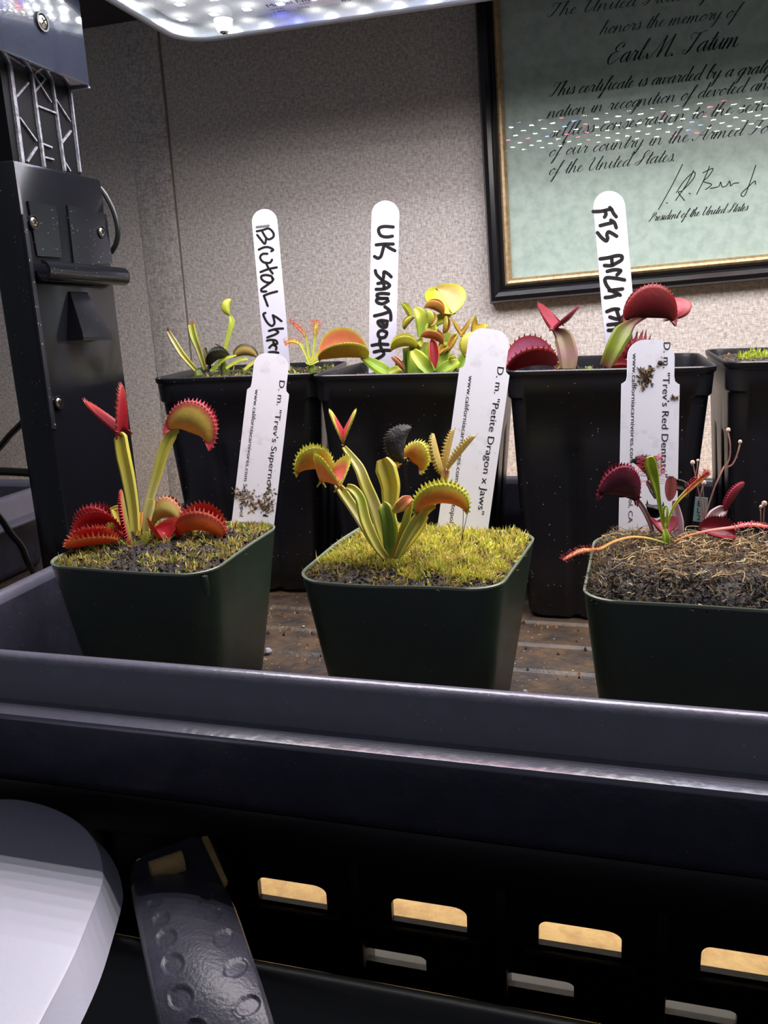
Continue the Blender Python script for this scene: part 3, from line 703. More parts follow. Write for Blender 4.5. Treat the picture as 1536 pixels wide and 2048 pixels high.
# ------------------------------------------------------------------ moss, fibres, crumbs
def blades(name, pot, count, pal, ln, wd, keep=lambda a, b: True, lie=.35, mat=None, zoff=0, seed=1, shrink=.96):
    rnd = random.Random(seed); P = POTS[pot]; sv = P['v']; n = int(round(math.sqrt(len(sv))))-1
    mb_v, mb_f, mb_c = [], [], []
    made = 0; tries = 0
    while made < count and tries < count*12:
        tries += 1
        i, j = rnd.uniform(0, n-1e-3), rnd.uniform(0, n-1e-3)
        a, b = -1+2*i/n, -1+2*j/n
        if max(abs(a), abs(b)) > shrink or not keep(a, b): continue
        k = int(j)*(n+1)+int(i); fi, fj = i-int(i), j-int(j)
        p = sv[k].lerp(sv[k+1], fi).lerp(sv[k+n+1].lerp(sv[k+n+2], fi), fj)+V((0, 0, zoff-.0003))
        c = pal[int((.5+.75*noise.noise(V((a*5, b*5, seed)))+rnd.uniform(-.3, .3))*len(pal)) % len(pal)]; sh = rnd.uniform(.65, 1.25); c = tuple(x*sh for x in c)
        an = rnd.uniform(0, 6.283); dr = V((math.cos(an), math.sin(an), 0)); L = rnd.uniform(*ln)*(.85+.7*noise.noise(V((a*7+seed, b*7, 2)))); W = rnd.uniform(.7, 1.2)*wd
        el = rnd.gauss(lie, .4); up = V((0, 0, 1))
        d1 = (up*max(.1, 1-abs(el))+dr*el).normalized(); d2 = (d1+dr*rnd.uniform(.2, .9)).normalized()
        s = d1.cross(V((math.sin(an*3), math.cos(an*2), .3))).normalized()*W*.5
        m_, e_ = p+d1*L*.55, p+d1*L*.55+d2*L*.45
        q = len(mb_v); mb_v += [p+s, p-s, m_+s*.8, m_-s*.8, e_]; mb_f += [(q, q+1, q+3, q+2), (q+2, q+3, q+4)]; mb_c += [c]*4+[tuple(x*1.1 for x in c)]; made += 1
    o = mk(name, mb_v, mb_f, mat or M_moss, P['t'], cols=mb_c, smooth=False); return stuff(o)
G = [srgb(238, 228, 110), srgb(222, 220, 92), srgb(196, 206, 80), srgb(244, 228, 136), srgb(206, 184, 104), srgb(166, 178, 70)]
Gd = [srgb(214, 190, 118), srgb(186, 162, 100), srgb(150, 136, 76), srgb(196, 196, 88), srgb(110, 90, 64), srgb(226, 204, 146)]
BR = [srgb(176, 146, 110), srgb(116, 96, 76), srgb(84, 70, 58), srgb(214, 186, 142), srgb(60, 50, 44), srgb(150, 140, 90)]
DK = [srgb(40, 36, 40), srgb(26, 24, 28), srgb(62, 54, 54), srgb(92, 76, 70)]
nz = lambda a, b, s, o=0: noise.noise(V((a*s+o, b*s-o, o)))
blades('moss', 'p2', 9000, G, (.0026, .0062), .0008, lambda a, b: b > -.72+.25*nz(a, b, 4, 3)-(.0 if a > 0 else -.12) and nz(a, b, 5, 9) < .42, seed=2)
blades('dry_moss', 'p2', 3500, Gd, (.0022, .0056), .0008, lambda a, b: b > -.8 or nz(a, b, 6, 1) > 0, seed=3, shrink=.99)
blades('bark_crumbs', 'p2', 1500, DK+BR[:3], (.001, .0024), .0014, lambda a, b: b < -.62+.2*nz(a, b, 4, 3) or nz(a, b, 5, 9) > .40, lie=.8, seed=4, mat=M_fibre)
blades('moss', 'p1', 3200, G+Gd, (.0022, .0052), .0008, lambda a, b: nz(a, b, 4, 5)+.3*max(a, 0)+(.35 if a < -.55 else 0)+(.3 if b > .5 else 0) > .08, seed=5)
blades('bark_crumbs', 'p1', 2600, DK, (.001, .0024), .0014, lambda a, b: nz(a, b, 4, 5) < .2, lie=.8, seed=6, mat=M_fibre)
blades('dry_moss', 'p1', 1500, BR, (.002, .005), .0006, seed=7)
blades('dry_fibres', 'p3', 7500, BR+DK[:2], (.0022, .0062), .00042, lie=.8, seed=8, mat=M_fibre, shrink=.995)
blades('moss', 'p3', 1500, Gd, (.0016, .0034), .0005, lambda a, b: b > -.3 and nz(a, b, 4, 2) > -.1, seed=9)
blades('bark_crumbs', 'p3', 1500, DK, (.0016, .004), .0007, lambda a, b: b < -.62+.25*nz(a, b, 4, 7), lie=.8, seed=21, mat=M_fibre, shrink=.995)
blades('soil_crumbs', 'r1', 900, DK+BR, (.0014, .003), .0014, lie=.8, seed=10, mat=M_fibre)
blades('soil_crumbs', 'r2', 700, DK+BR[:3], (.0014, .003), .0014, lie=.8, seed=11, mat=M_fibre)
blades('soil_crumbs', 'r3', 700, DK+BR[:3], (.0014, .003), .0014, lie=.8, seed=12, mat=M_fibre)
blades('soil_crumbs', 'r4', 900, DK+BR, (.0014, .0034), .0014, lie=.8, seed=13, mat=M_fibre)
blades('moss_tufts', 'r4', 1600, [srgb(168, 188, 52), srgb(146, 172, 40), srgb(190, 196, 80), srgb(116, 140, 40)], (.003, .0065), .0007,
       lambda a, b: min((a+.62)**2*2+(b-.15)**2, (a+.28)**2*2+(b-.35)**2, (a+.22)**2+(b+.45)**2, (a-.3)**2+b*b) < .06, seed=14)
blades('leafy_moss', 'r1', 700, [srgb(170, 190, 70), srgb(120, 140, 50), srgb(196, 190, 90), srgb(90, 70, 56)], (.002, .006), .0013, lambda a, b: a > -.5 and nz(a, b, 3, 8) > -.15, lie=.7, seed=22)
blades('leafy_moss', 'r3', 260, [srgb(120, 130, 60), srgb(150, 120, 90), srgb(80, 70, 50)], (.002, .005), .001, lie=.7, seed=23)
# roots and hair-thin fibres over the dry pot
P3 = POTS['p3']; mb = MB(); rnd = random.Random(31)
for i in range(380):
    x, y = P3['c'][0]+rnd.uniform(-.72, .72)*P3['h'], P3['c'][1]+rnd.uniform(-.72, .7)*P3['h']
    an = rnd.uniform(0, 6.28); L = rnd.uniform(.005, .012); z = .0868-((x-P3['c'][0])**4+(y-P3['c'][1])**4)*400
    pts = [V((x+L*t*math.cos(an)+.002*math.sin(t*5+i), y+L*t*math.sin(an)+.002*math.cos(t*4+i), z+.0025*math.sin(t*3.1)*rnd.random())) for t in (0, .25, .5, .75, 1)]
    c = rnd.choice([srgb(206, 174, 126), srgb(160, 132, 96), srgb(110, 86, 70), srgb(80, 62, 52), srgb(230, 206, 160)])
    mb.tube(smoothpts(pts, 3), .00014, 3, 0, c)
stuff(mb.build('root_fibres', M_fibre, P3['t']))

# ================================================================== PLANTS
def dirv(r, u, t): return (RT*r+UP*u-FW*t).normalized()
class Plant:
    def __init__(s, name, label, cat, base_px, z, group=None, Y=None):
        p = ony(*base_px, Y) if Y else onz(*base_px, z); s.k = depth(p); s.gain = .72 if Y else 1; s.base = V((p.x, p.y, min(p.z, z))); s.root = thing(name, label, cat, s.base, group)  # gain darkens back-row plant colours to offset the stronger lamp light there
        if Y: MB().tube([s.base-V((0, 0, .002)), s.base.lerp(p, .5)+V((.001, 0, 0)), p], [.003, .0035, .002], 8, 0, srgb(120, 140, 60)).build('crown', M_plant, s.root)
    def P(s, x, y, d=0): return at(x, y, s.k-d)
    def px(s, n): return n*s.k/FPX
    def petiole(s, pts, widths, cols, face=(0, 0, 1), name='petiole', thick=.3, mat=None, n=5, groove=.25, label=None):
        """leaf stalk through pixels (x, y, nearer by d metres); widths in pixels"""
        pts = [s.P(p[0], p[1], p[2] if len(p) > 2 else 0) for p in pts]
        ws = [s.px(a) for a in widths]; Q = smoothpts(pts, n); N = len(Q); v, f, c = [], [], []; fdir = dirv(*face)
        for i, p in enumerate(Q):
            t = (Q[min(i+1, N-1)]-Q[max(i-1, 0)]).normalized(); a = t.cross(fdir); a = a.normalized() if a.length > 1e-6 else RT; b = a.cross(t)
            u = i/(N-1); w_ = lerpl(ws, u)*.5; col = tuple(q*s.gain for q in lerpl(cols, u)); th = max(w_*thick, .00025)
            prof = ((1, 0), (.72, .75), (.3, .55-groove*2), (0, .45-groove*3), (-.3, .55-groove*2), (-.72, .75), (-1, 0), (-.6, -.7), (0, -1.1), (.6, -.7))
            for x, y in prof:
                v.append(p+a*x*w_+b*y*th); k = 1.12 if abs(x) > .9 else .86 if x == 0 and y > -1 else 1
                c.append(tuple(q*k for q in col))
        M_ = 10
        for i in range(N-1):
            for j in range(M_): k = (j+1) % M_; f.append((i*M_+j, i*M_+k, (i+1)*M_+k, (i+1)*M_+j))
        f += [tuple(range(M_-1, -1, -1)), tuple(range((N-1)*M_, N*M_))]
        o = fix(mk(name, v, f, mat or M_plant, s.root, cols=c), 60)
        if label: o['label'] = label
        return o
    def trap(s, base, tip, mouth, half, A, B, out, inn, mar, tooth, kid=.25, nt_=22, tl=12, bulge=.28, over=25, th=(1, 1), name='trap', mat=None, wob=0, tin=.45, label=None, inn2=None, mw=.32):
        """two lobes hinged from base to tip (pixels, nearer by d metres); mouth = opening direction in the (right, up, near) frame,
        half = half opening angle, A = half span and B = lobe height in pixels"""
        b_, t_ = s.P(*base), s.P(*tip); u = (t_-b_); L = u.length; u = u.normalized(); mid = (b_+t_)*.5
        m_ = dirv(*mouth); m_ = (m_-u*m_.dot(u)).normalized(); n_ = u.cross(m_)
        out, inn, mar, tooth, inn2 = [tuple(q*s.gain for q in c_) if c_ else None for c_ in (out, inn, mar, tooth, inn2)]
        A, B, tl = s.px(A), s.px(B), s.px(tl); kid = kid*B; NS, NT = 22, 9; v, f, c = [], [], []; tb = MB()
        rnd = random.Random(int(base[0]*7+base[1]))
        for si, sd in enumerate((1, -1)):
            ha = math.radians(half*th[si]); d = m_*math.cos(ha)+n_*(sd*math.sin(ha)); o = n_*(sd*math.cos(ha))-m_*math.sin(ha)
            g = {}
            for lay in (0, 1):
                for i in range(NS+1):
                    q = i/NS; hp, hq = L*(q-.5), kid*(1-(2*q-1)**2)
                    ph = math.radians((180+over)-(180+2*over)*q); mp, mq = A*math.cos(ph), B*math.sin(ph)+kid*.4
                    for j in range(NT+1):
                        t = j/NT; x, y = hp+(mp-hp)*t, hq+(mq-hq)*t
                        e = math.sin(math.pi*q)**.5 if 0 < q < 1 else 0
                        h = B*bulge*(math.sin(math.pi*min(t*1.02, 1)**.8))*e*(.9 if lay == 0 else .86)
                        if wob: h += B*wob*noise.noise(V((x*300, y*300, sd)))
                        if lay: h -= B*.035+.00015
                        g[lay, i, j] = len(v); v.append(mid+u*x+d*y+o*h)
                        cc = (out if lay == 0 else inn2 if (inn2 and sd < 0) else inn); k = max(0, (t-1+mw*.85)/(mw*.85)) if lay == 0 else max(0, (t-1+mw)/mw)
                        e2 = .93+.14*rnd.random(); c.append(tuple((a+(b2-a)*min(1, k*1.3))*e2 for a, b2 in zip(cc, mar)))
            for i in range(NS):
                for j in range(NT):
                    f.append((g[0, i, j], g[0, i+1, j], g[0, i+1, j+1], g[0, i, j+1])); f.append((g[1, i, j], g[1, i, j+1], g[1, i+1, j+1], g[1, i+1, j]))
                f.append((g[0, i, NT], g[0, i+1, NT], g[1, i+1, NT], g[1, i, NT])); f.append((g[0, i, 0], g[1, i, 0], g[1, i+1, 0], g[0, i+1, 0]))
            for j in range(NT):
                f.append((g[0, 0, j], g[0, 0, j+1], g[1, 0, j+1], g[1, 0, j])); f.append((g[0, NS, j], g[1, NS, j], g[1, NS, j+1], g[0, NS, j+1]))
            for k in range(nt_):
                q = (k+.5)/nt_*.94+.03; i = q*NS; i0 = min(int(i), NS-1); fi = i-i0
                ed = v[g[0, i0, NT]].lerp(v[g[0, i0+1, NT]], fi); inr = v[g[0, i0, NT-2]].lerp(v[g[0, i0+1, NT-2]], fi)
                e_ = v[g[0, i0+1, NT]]-v[g[0, i0, NT]]; e_ = e_.normalized()
                dr = ((ed-inr).normalized()-o*tin*rnd.uniform(.6, 1.2)+e_*rnd.uniform(-.15, .15)).normalized(); ln = tl*rnd.uniform(.75, 1.1)*(.55+.45*math.sin(math.pi*q))
                w_ = min(max(A*1.6/nt_, tl*.10), tl*.24)
                tp = ed-(ed-inr)*.08
                tb.add([tp+e_*w_, tp-e_*w_, tp+o*w_*.6, tp-o*w_*.6, tp+dr*ln], [(0, 2, 4), (2, 1, 4), (1, 3, 4), (3, 0, 4)], 0, [mar, mar, mar, mar, tooth])
        ob = fix(mk(name, v, f, mat or M_plant, s.root, cols=c), 80)
        if label: ob['label'] = label
        if nt_:
            to = tb.build('teeth', mat or M_plant, ob, angle=20); stuff(to)
        return ob
    def tentacled(s, pts, w, cols, tent, tl=9, cnt=60, frm=.55, side=0, face=(0, .4, 1), tip=None, name='leaf'):
        "sundew leaf: a thin stalk that widens to a pad set with gland hairs"
        o = s.petiole(pts, w, cols, face, name, thick=.45, groove=.12)
        Q = smoothpts([s.P(p[0], p[1], p[2] if len(p) > 2 else 0) for p in pts], 8); N = len(Q); mb = MB(); fd = dirv(*face); tlm = s.px(tl)
        rnd = random.Random(int(pts[0][0]+pts[-1][0]*3))
        for i in range(cnt):
            u = frm+(1-frm)*i/(cnt-1); x = u*(N-1); k = min(int(x), N-2); p = Q[k].lerp(Q[k+1], x-k)
            t = (Q[k+1]-Q[k]).normalized(); a = t.cross(fd).normalized(); b = a.cross(t)
            an = rnd.uniform(-.2, math.pi+.2) if not side else rnd.uniform(.1, 1.7) if side > 0 else rnd.uniform(1.4, 3.0)
            if side == 2: an = rnd.choice((rnd.uniform(-.55, .1), rnd.uniform(math.pi-.1, math.pi+.55)))
            d = (a*math.cos(an)+b*math.sin(an)*.8+t*rnd.uniform(-.2, .35)).normalized(); wv = s.px(lerpl(w, u))*.45
            q0 = p+a*math.cos(an)*wv+b*math.sin(an)*wv*.3; L = tlm*rnd.uniform(.6, 1.15); q1 = q0+d*L
            mb.tube([q0, q0.lerp(q1, .6)+b*L*.08, q1], [.00010, .00008, .00007], 4, 0, tent)
            r = .00022; mb.add([q1+V(z_)*r for z_ in ((1, 0, 0), (-1, 0, 0), (0, 1, 0), (0, -1, 0), (0, 0, 1), (0, 0, -1))], [(0, 2, 4), (2, 1, 4), (1, 3, 4), (3, 0, 4), (2, 0, 5), (1, 2, 5), (3, 1, 5), (0, 3, 5)], 0, tip or tuple(min(1, z_*1.25) for z_ in tent))
        stuff(mb.build('gland_hairs', M_plant, o, angle=30)); return o
YG_, LIME, OLV, PALE = srgb(222, 216, 100), srgb(210, 222, 76), srgb(182, 184, 70), srgb(230, 224, 154)
RED, CRIM, DRED, PINK, ORG_, PNK2 = srgb(178, 34, 44), srgb(196, 48, 66), srgb(118, 24, 34), srgb(216, 104, 100), srgb(222, 104, 40), srgb(222, 130, 112)
YEL = srgb(236, 222, 88)
# ---------------------------------------------------------------- front left: red flytrap
z1 = lambda a, b, d=0: (120+a/4.267, 760+b/4.267, d)
A = Plant('venus_flytrap', 'bright red flytrap with toothed traps in the leftmost green pot', 'plant', (268, 1075), .0815)
A.petiole([z1(640, 1290, .004), z1(625, 1100, .003), z1(585, 850, .002), z1(540, 640, .001), z1(515, 490), z1(500, 455)], [22, 26, 30, 32, 30, 7], [YG_, YG_, YG_, YEL, YG_, YG_], (-.2, 0, 1))
A.trap(z1(495, 462, .004), z1(575, 440, -.009), (-.24, 1, .1), 27, 30, 92, srgb(160, 32, 44), srgb(142, 24, 42), srgb(186, 66, 60), srgb(214, 110, 110), kid=.06, nt_=26, tl=13, bulge=.06, over=8, th=(.62, 1.35))
A.petiole([z1(700, 1270, -.004), z1(770, 1000, -.004), z1(830, 800, -.004), z1(880, 620, -.004), z1(950, 470, -.004), z1(1012, 412, -.004)], [18, 20, 22, 26, 26, 6], [YG_, PALE, YG_, YG_, YG_, YG_], (-.25, 0, 1))
A.trap(z1(1010, 405, -.004), z1(1215, 478, -.004), (.42, 1, .12), 17, 53, 66, srgb(222, 208, 96), CRIM, srgb(200, 72, 84), srgb(224, 128, 136), kid=-.04, nt_=26, tl=11, bulge=.24, over=22)
A.trap(z1(1060, 1300, .004), z1(1345, 1310, .004), (.02, 1, .36), 26, 50, 54, srgb(226, 112, 44), RED, srgb(206, 92, 76), srgb(226, 138, 118), kid=.22, nt_=22, tl=13, bulge=.34, over=26)
A.trap(z1(820, 1215, -.006), z1(1010, 1215, -.006), (.02, 1, .1), 14, 33, 50, srgb(206, 200, 110), PINK, srgb(212, 150, 108), srgb(226, 170, 140), kid=.2, nt_=16, tl=9, bulge=.3, over=20)
A.petiole([z1(740, 1330, .0), z1(735, 1200), z1(760, 1090), z1(785, 1020)], [16, 24, 26, 16], [YG_, PALE, PALE, YG_], (-.3, .1, 1))
A.trap(z1(885, 1395, .010), z1(800, 1280, .002), (.12, 1, .15), 38, 27, 50, ORG_, srgb(168, 26, 44), srgb(206, 80, 60), srgb(212, 110, 100), kid=.05, nt_=14, tl=7, bulge=.14, over=10, th=(1, 1))
A.trap(z1(628, 1440, .012), z1(535, 960, .008), (-.35, .05, 1), 12, 62, 20, srgb(150, 150, 70), RED, srgb(190, 44, 52), srgb(216, 96, 96), kid=.02, nt_=30, tl=7, bulge=.2, over=0)
A.petiole([z1(560, 1320, .001), z1(500, 1180, .0), z1(470, 1100, -.001)], [14, 22, 20], [YEL, YEL, YEL], (.2, .2, 1))
A.petiole([z1(430, 1110, -.001), z1(480, 1090, -.001), z1(510, 1090, -.001)], [8, 10, 6], [YEL, YEL, YEL], (0, .2, 1), name='petiole')
A.trap(z1(540, 1330, .004), z1(120, 1400, .004), (-.10, .85, .42), 40, 52, 54, srgb(186, 44, 40), srgb(160, 18, 36), srgb(208, 70, 62), srgb(222, 112, 112), kid=.16, nt_=26, tl=11, bulge=.2, over=14, th=(.35, 1.0))
A.trap(z1(470, 1375, .016), z1(85, 1432, .016), (-.04, .8, .5), 38, 50, 30, srgb(228, 96, 46), RED, srgb(232, 140, 70), srgb(232, 120, 110), kid=.1, nt_=18, tl=14, bulge=.25, over=8, th=(1.2, .9))
A.trap(z1(500, 1300, -.008), z1(130, 1330, -.008), (.02, 1, .1), 26, 46, 60, srgb(150, 30, 40), srgb(120, 18, 34), srgb(196, 50, 60), srgb(220, 90, 100), kid=.16, nt_=20, tl=11, bulge=.2, over=14)
A.petiole([z1(690, 1130, .0), z1(680, 1220, .002), z1(660, 1330, .003)], [8, 10, 10], [srgb(226, 150, 50), srgb(226, 150, 50), YEL], (0, 0, 1))
# tiny grass-like sprigs in that pot
for bx, by, lab in ((430, 1290, 'sprig of narrow green leaves beside the big red trap, leftmost green pot'), (725, 1370, 'sprig of narrow green leaves under the small open red trap, leftmost green pot')):
    sp = Plant('moss_sprig', lab, 'plant', z1(bx, by)[:2], .086)
    sp.k -= .008
    for i in range(12):
        an = i*2.4; dx, dy = math.cos(an)*60, -abs(math.sin(an))*60-18
        sp.petiole([z1(bx, by+35), z1(bx+dx*.5, by+dy*.6), z1(bx+dx, by+dy)], [2.2, 2.6, .7], [OLV, YG_, PALE], (0, .4, 1), name='leaf')
# ---------------------------------------------------------------- front middle: yellow flytrap
z2 = lambda a, b, d=0: (560+a/2.743, 780+b/2.743, d)
B = Plant('venus_flytrap', 'yellow green flytrap with fringed traps in the mossy middle pot', 'plant', (783, 1112), .084)
GRN = srgb(188, 202, 78)
def pet(P, z, L, W, C, **k): return P.petiole([z(*p) for p in L], W, C, **k)
pet(B, z2, [(590, 915, .003), (520, 840, .003), (430, 690, .002), (350, 570, .001), (310, 515)], [16, 20, 22, 22, 14], [OLV, YG_, PALE, YG_, YG_], face=(.3, .2, 1))
pet(B, z2, [(580, 920, .008), (530, 850, .008), (470, 720, .007), (440, 600, .006), (400, 545, .005), (365, 530, .004)], [15, 21, 24, 22, 20, 12], [srgb(160, 140, 50), YG_, YG_, GRN, YG_, YG_], face=(.3, .2, 1))
pet(B, z2, [(600, 915), (560, 780), (520, 640, -.002), (470, 520, -.003), (430, 420, -.004), (350, 312, -.006)], [16, 24, 28, 26, 22, 10], [OLV, YG_, PALE, YG_, PALE, YG_], face=(.3, .1, 1))
pet(B, z2, [(605, 925, .006), (600, 850, .006), (595, 740, .006), (575, 650, .006), (560, 622, .005)], [16, 24, 28, 28, 10], [OLV, srgb(120, 150, 44), srgb(130, 160, 50), srgb(150, 170, 60), YG_], face=(-.1, .1, 1))
pet(B, z2, [(640, 900, .001), (635, 780, .001), (605, 680, .001), (605, 600, .001), (605, 520, .001), (580, 430, .001), (560, 378, .001)], [12, 14, 24, 34, 40, 44, 22], [OLV, YG_, YG_, YG_, YEL, YG_, srgb(214, 186, 80)], face=(-.1, 0, 1), thick=.35)
pet(B, z2, [(625, 925, .007), (655, 830, .007), (690, 720, .007), (710, 640, .007), (712, 600, .007)], [10, 14, 16, 14, 10], [srgb(170, 120, 60), srgb(190, 150, 70), GRN, YG_, srgb(220, 150, 90)], face=(0, 0, 1))
pet(B, z2, [(618, 670, .008), (655, 640, .009), (690, 608, .009), (722, 592, .008)], [8, 24, 24, 10], [YEL, srgb(216, 170, 90), srgb(222, 140, 100), srgb(216, 130, 90)], face=(.2, .3, 1), name='young_trap', groove=0, thick=.7)
pet(B, z2, [(640, 925, .009), (690, 820, .010), (750, 720, .011), (800, 660, .011), (850, 635, .010)], [12, 22, 26, 20, 9], [OLV, YG_, YG_, YG_, YG_], face=(-.3, .2, 1))
pet(B, z2, [(660, 900, .003), (720, 820, .003), (770, 750, .003), (800, 690, .004)], [12, 18, 18, 12], [srgb(180, 150, 60), YEL, YEL, YG_], face=(-.3, .2, 1))
FR = srgb(232, 236, 104)
B.trap(z2(345, 305, .004), z2(350, 235, -.008), (0, .85, .55), 24, 26, 66, LIME, srgb(214, 84, 92), FR, FR, kid=.05, nt_=16, tl=7, bulge=-.04, over=0)
B.trap(z2(255, 430, -.006), z2(120, 440, -.004), (-.12, 1, .2), 24, 40, 50, srgb(214, 176, 66), srgb(216, 128, 70), FR, FR, kid=.0, nt_=20, tl=11, bulge=.22, over=18, label='trap with a red blush at its base')
B.trap(z2(330, 528, .012), z2(225, 498, -.004), (.12, 1, .2), 33, 40, 66, srgb(232, 180, 84), srgb(226, 128, 112), FR, FR, kid=.0, nt_=20, tl=11, bulge=.14, over=14, th=(1, 1))
pet(B, z2, [(700, 560, -.010), (690, 470, -.010), (688, 380, -.010)], [5, 6, 6], [srgb(40, 36, 36)]*3, mat=M_dead, name='dead_petiole', label='black withered petiole')
B.trap(z2(680, 385, -.008), z2(715, 215, -.008), (-1, .25, .15), 16, 40, 46, srgb(46, 44, 46), srgb(34, 32, 34), srgb(40, 36, 36), srgb(96, 76, 64), kid=.1, nt_=20, tl=8, bulge=.25, over=14, mat=M_dead, wob=.06, name='dead_trap', label='black withered trap')
pet(B, z2, [(620, 560, -.012), (625, 440, -.012), (650, 400, -.012), (700, 380, -.012)], [10, 12, 14, 10], [YG_, YG_, srgb(218, 176, 80), YEL], face=(0, .3, 1))
B.trap(z2(705, 365, -.013), z2(760, 412, -.010), (.62, .75, .2), 16, 34, 44, srgb(222, 166, 66), srgb(222, 120, 70), FR, FR, kid=-.1, nt_=18, tl=11, bulge=.2, over=16)
B.trap(z2(770, 655, .012), z2(1000, 648, .012), (.02, 1, .22), 18, 54, 50, srgb(232, 166, 62), srgb(220, 116, 74), LIME, FR, kid=.24, nt_=24, tl=13, bulge=.3, over=24)
for (tx, ty, d), wv, ci in (((848, 245, -.004), 20, srgb(222, 196, 104)), ((962, 205, -.006), 15, srgb(222, 84, 80)), ((1090, 235, -.002), 15, srgb(220, 170, 96))):
    B.trap(z2(905, 462, d), z2(tx, ty, d), (-.7 if tx < 1000 else -.5, .6, .3), 16, 44, wv, srgb(222, 196, 110), ci, srgb(224, 206, 120), srgb(226, 208, 130), kid=0, nt_=18, tl=8, bulge=.15, over=0, name='young_trap')
pet(B, z2, [(830, 640, -.002), (880, 560, -.002), (905, 470, -.002), (912, 440, -.002)], [10, 14, 16, 14], [YG_, YG_, srgb(220, 180, 110), srgb(224, 160, 120)], face=(0, 0, 1))
for sx, sy, ex, ey, lab in ((1000, 870, 1006, 655, 'taller hair-thin brown stalk in the middle pot moss'), (985, 865, 1028, 680, 'shorter hair-thin brown stalk in the middle pot moss')):
    g = Plant('moss_stalk', lab, 'plant', z2(sx, sy)[:2], .084); o = g.petiole([z2(sx, sy), z2((sx+ex)/2, (sy+ey)/2), z2(ex, ey)], [1.5, 1.4, 1.2], [srgb(120, 104, 60)]*3, name='stalk'); g.petiole([z2(ex-2, ey+8), z2(ex, ey)], [2.2, 1.2], [srgb(90, 70, 44)]*2, name='spore_capsule')
# ---------------------------------------------------------------- front right: dark flytrap and sundews
z3 = lambda a, b, d=0: (1080+a/3.368, 660+b/3.368, d)
C_ = Plant('venus_flytrap', 'maroon flytrap with withered leaves in the dry rightmost pot', 'plant', z3(850, 1400)[:2], .086)
MRN, MRD, WINE = srgb(78, 26, 44), srgb(120, 30, 50), srgb(146, 44, 62)
TPK = srgb(196, 60, 96)
pet(C_, z3, [(760, 1360, .004), (730, 1270, .004), (680, 1180, .004), (630, 1130, .004), (560, 1110, .004)], [8, 12, 12, 12, 8], [srgb(130, 90, 90), srgb(120, 84, 84), srgb(130, 96, 94), srgb(120, 70, 76), MRN], face=(.2, .3, 1))
C_.trap(z3(445, 1085, .004), z3(620, 1112, .004), (.02, 1, .18), 18, 41, 62, MRN, MRD, srgb(130, 36, 64), TPK, kid=-.14, nt_=24, tl=11, bulge=.3, over=18, wob=.02)
C_.trap(z3(840, 1380, .012), z3(790, 1300, .006), (.1, .7, .6), 46, 22, 36, MRD, srgb(150, 50, 70), WINE, TPK, kid=.02, nt_=14, tl=5, bulge=.12, over=8, th=(1, 1.15))
pet(C_, z3, [(935, 1395, -.002), (930, 1290, -.002), (915, 1200, -.002), (905, 1150, -.002)], [20, 22, 16, 8], [srgb(186, 150, 166), srgb(204, 168, 186), srgb(196, 160, 176), srgb(150, 96, 100)], face=(-.2, .1, 1), label='pale pink petiole')
C_.trap(z3(870, 1140, -.004), z3(880, 1000, -.006), (-.2, .1, 1), 40, 26, 18, srgb(120, 64, 64), srgb(150, 84, 76), srgb(134, 66, 70), TPK, kid=0, nt_=12, tl=6, bulge=.15, over=0)
C_.trap(z3(720, 980, -.006), z3(640, 900, -.006), (.2, 1, .1), 26, 26, 34, srgb(30, 26, 30), srgb(26, 22, 26), srgb(52, 24, 34), srgb(110, 40, 60), kid=0, nt_=12, tl=7, bulge=.2, over=10, mat=M_dead, wob=.1, name='dead_trap', label='black withered trap')
C_.trap(z3(820, 1190, -.002), z3(730, 1180, -.002), (0, -.6, .6), 30, 18, 26, srgb(24, 22, 24), srgb(22, 20, 22), srgb(28, 26, 28), srgb(40, 36, 36), kid=0, nt_=0, bulge=.2, mat=M_dead, wob=.12, name='dead_trap', label='black withered trap')
pet(C_, z3, [(790, 1130, -.004), (760, 1080, -.004), (720, 1020, -.005)], [12, 14, 6], [srgb(46, 40, 40), srgb(70, 56, 50), srgb(36, 32, 32)], mat=M_dead, name='dead_petiole', label='black withered petiole')
C_.petiole([z3(990, 1130, -.006), z3(975, 1060, -.006), z3(930, 1040, -.006), z3(900, 1010, -.006)], [6, 20, 26, 8], [srgb(60, 54, 56), srgb(54, 50, 52), srgb(40, 38, 40), srgb(30, 28, 30)], mat=M_dead, name='dead_petiole', label='black withered petiole')
pet(C_, z3, [(1130, 1310, .0), (1180, 1250, .0), (1230, 1215, .0), (1262, 1205)], [20, 28, 24, 8], [srgb(176, 140, 140), srgb(190, 160, 160), srgb(176, 150, 150), WINE], face=(-.2, .4, 1), label='pale pink petiole')
C_.trap(z3(1262, 1205), z3(1370, 1050), (-.8, .5, .3), 12, 34, 20, srgb(128, 44, 52), MRD, srgb(176, 46, 74), TPK, kid=.0, nt_=18, tl=6, bulge=.3, over=0)
C_.trap(z3(1080, 1340, .008), z3(1300, 1380, .008), (.1, .55, .8), 58, 36, 30, srgb(92, 16, 32), srgb(132, 14, 36), srgb(120, 20, 44), TPK, kid=.05, nt_=20, tl=7, bulge=.15, over=5)
D = Plant('sundew', 'green and orange sundew with long sticky leaves in the dry rightmost pot', 'plant', z3(855, 1420)[:2], .086)
SG, SO, TR_ = srgb(164, 190, 54), srgb(220, 160, 80), srgb(196, 52, 72)
D.k -= .006
D.tentacled([z3(840, 1350, .002), z3(815, 1240, .002), z3(795, 1110, .003), z3(765, 980, .003), z3(745, 900, .004), z3(740, 855, .005)], [6, 6, 10, 22, 26, 14], [SG, SG, SG, SG, srgb(180, 200, 60), SG], TR_, tl=15, cnt=80, frm=.5, side=2, face=(0, -.2, 1))
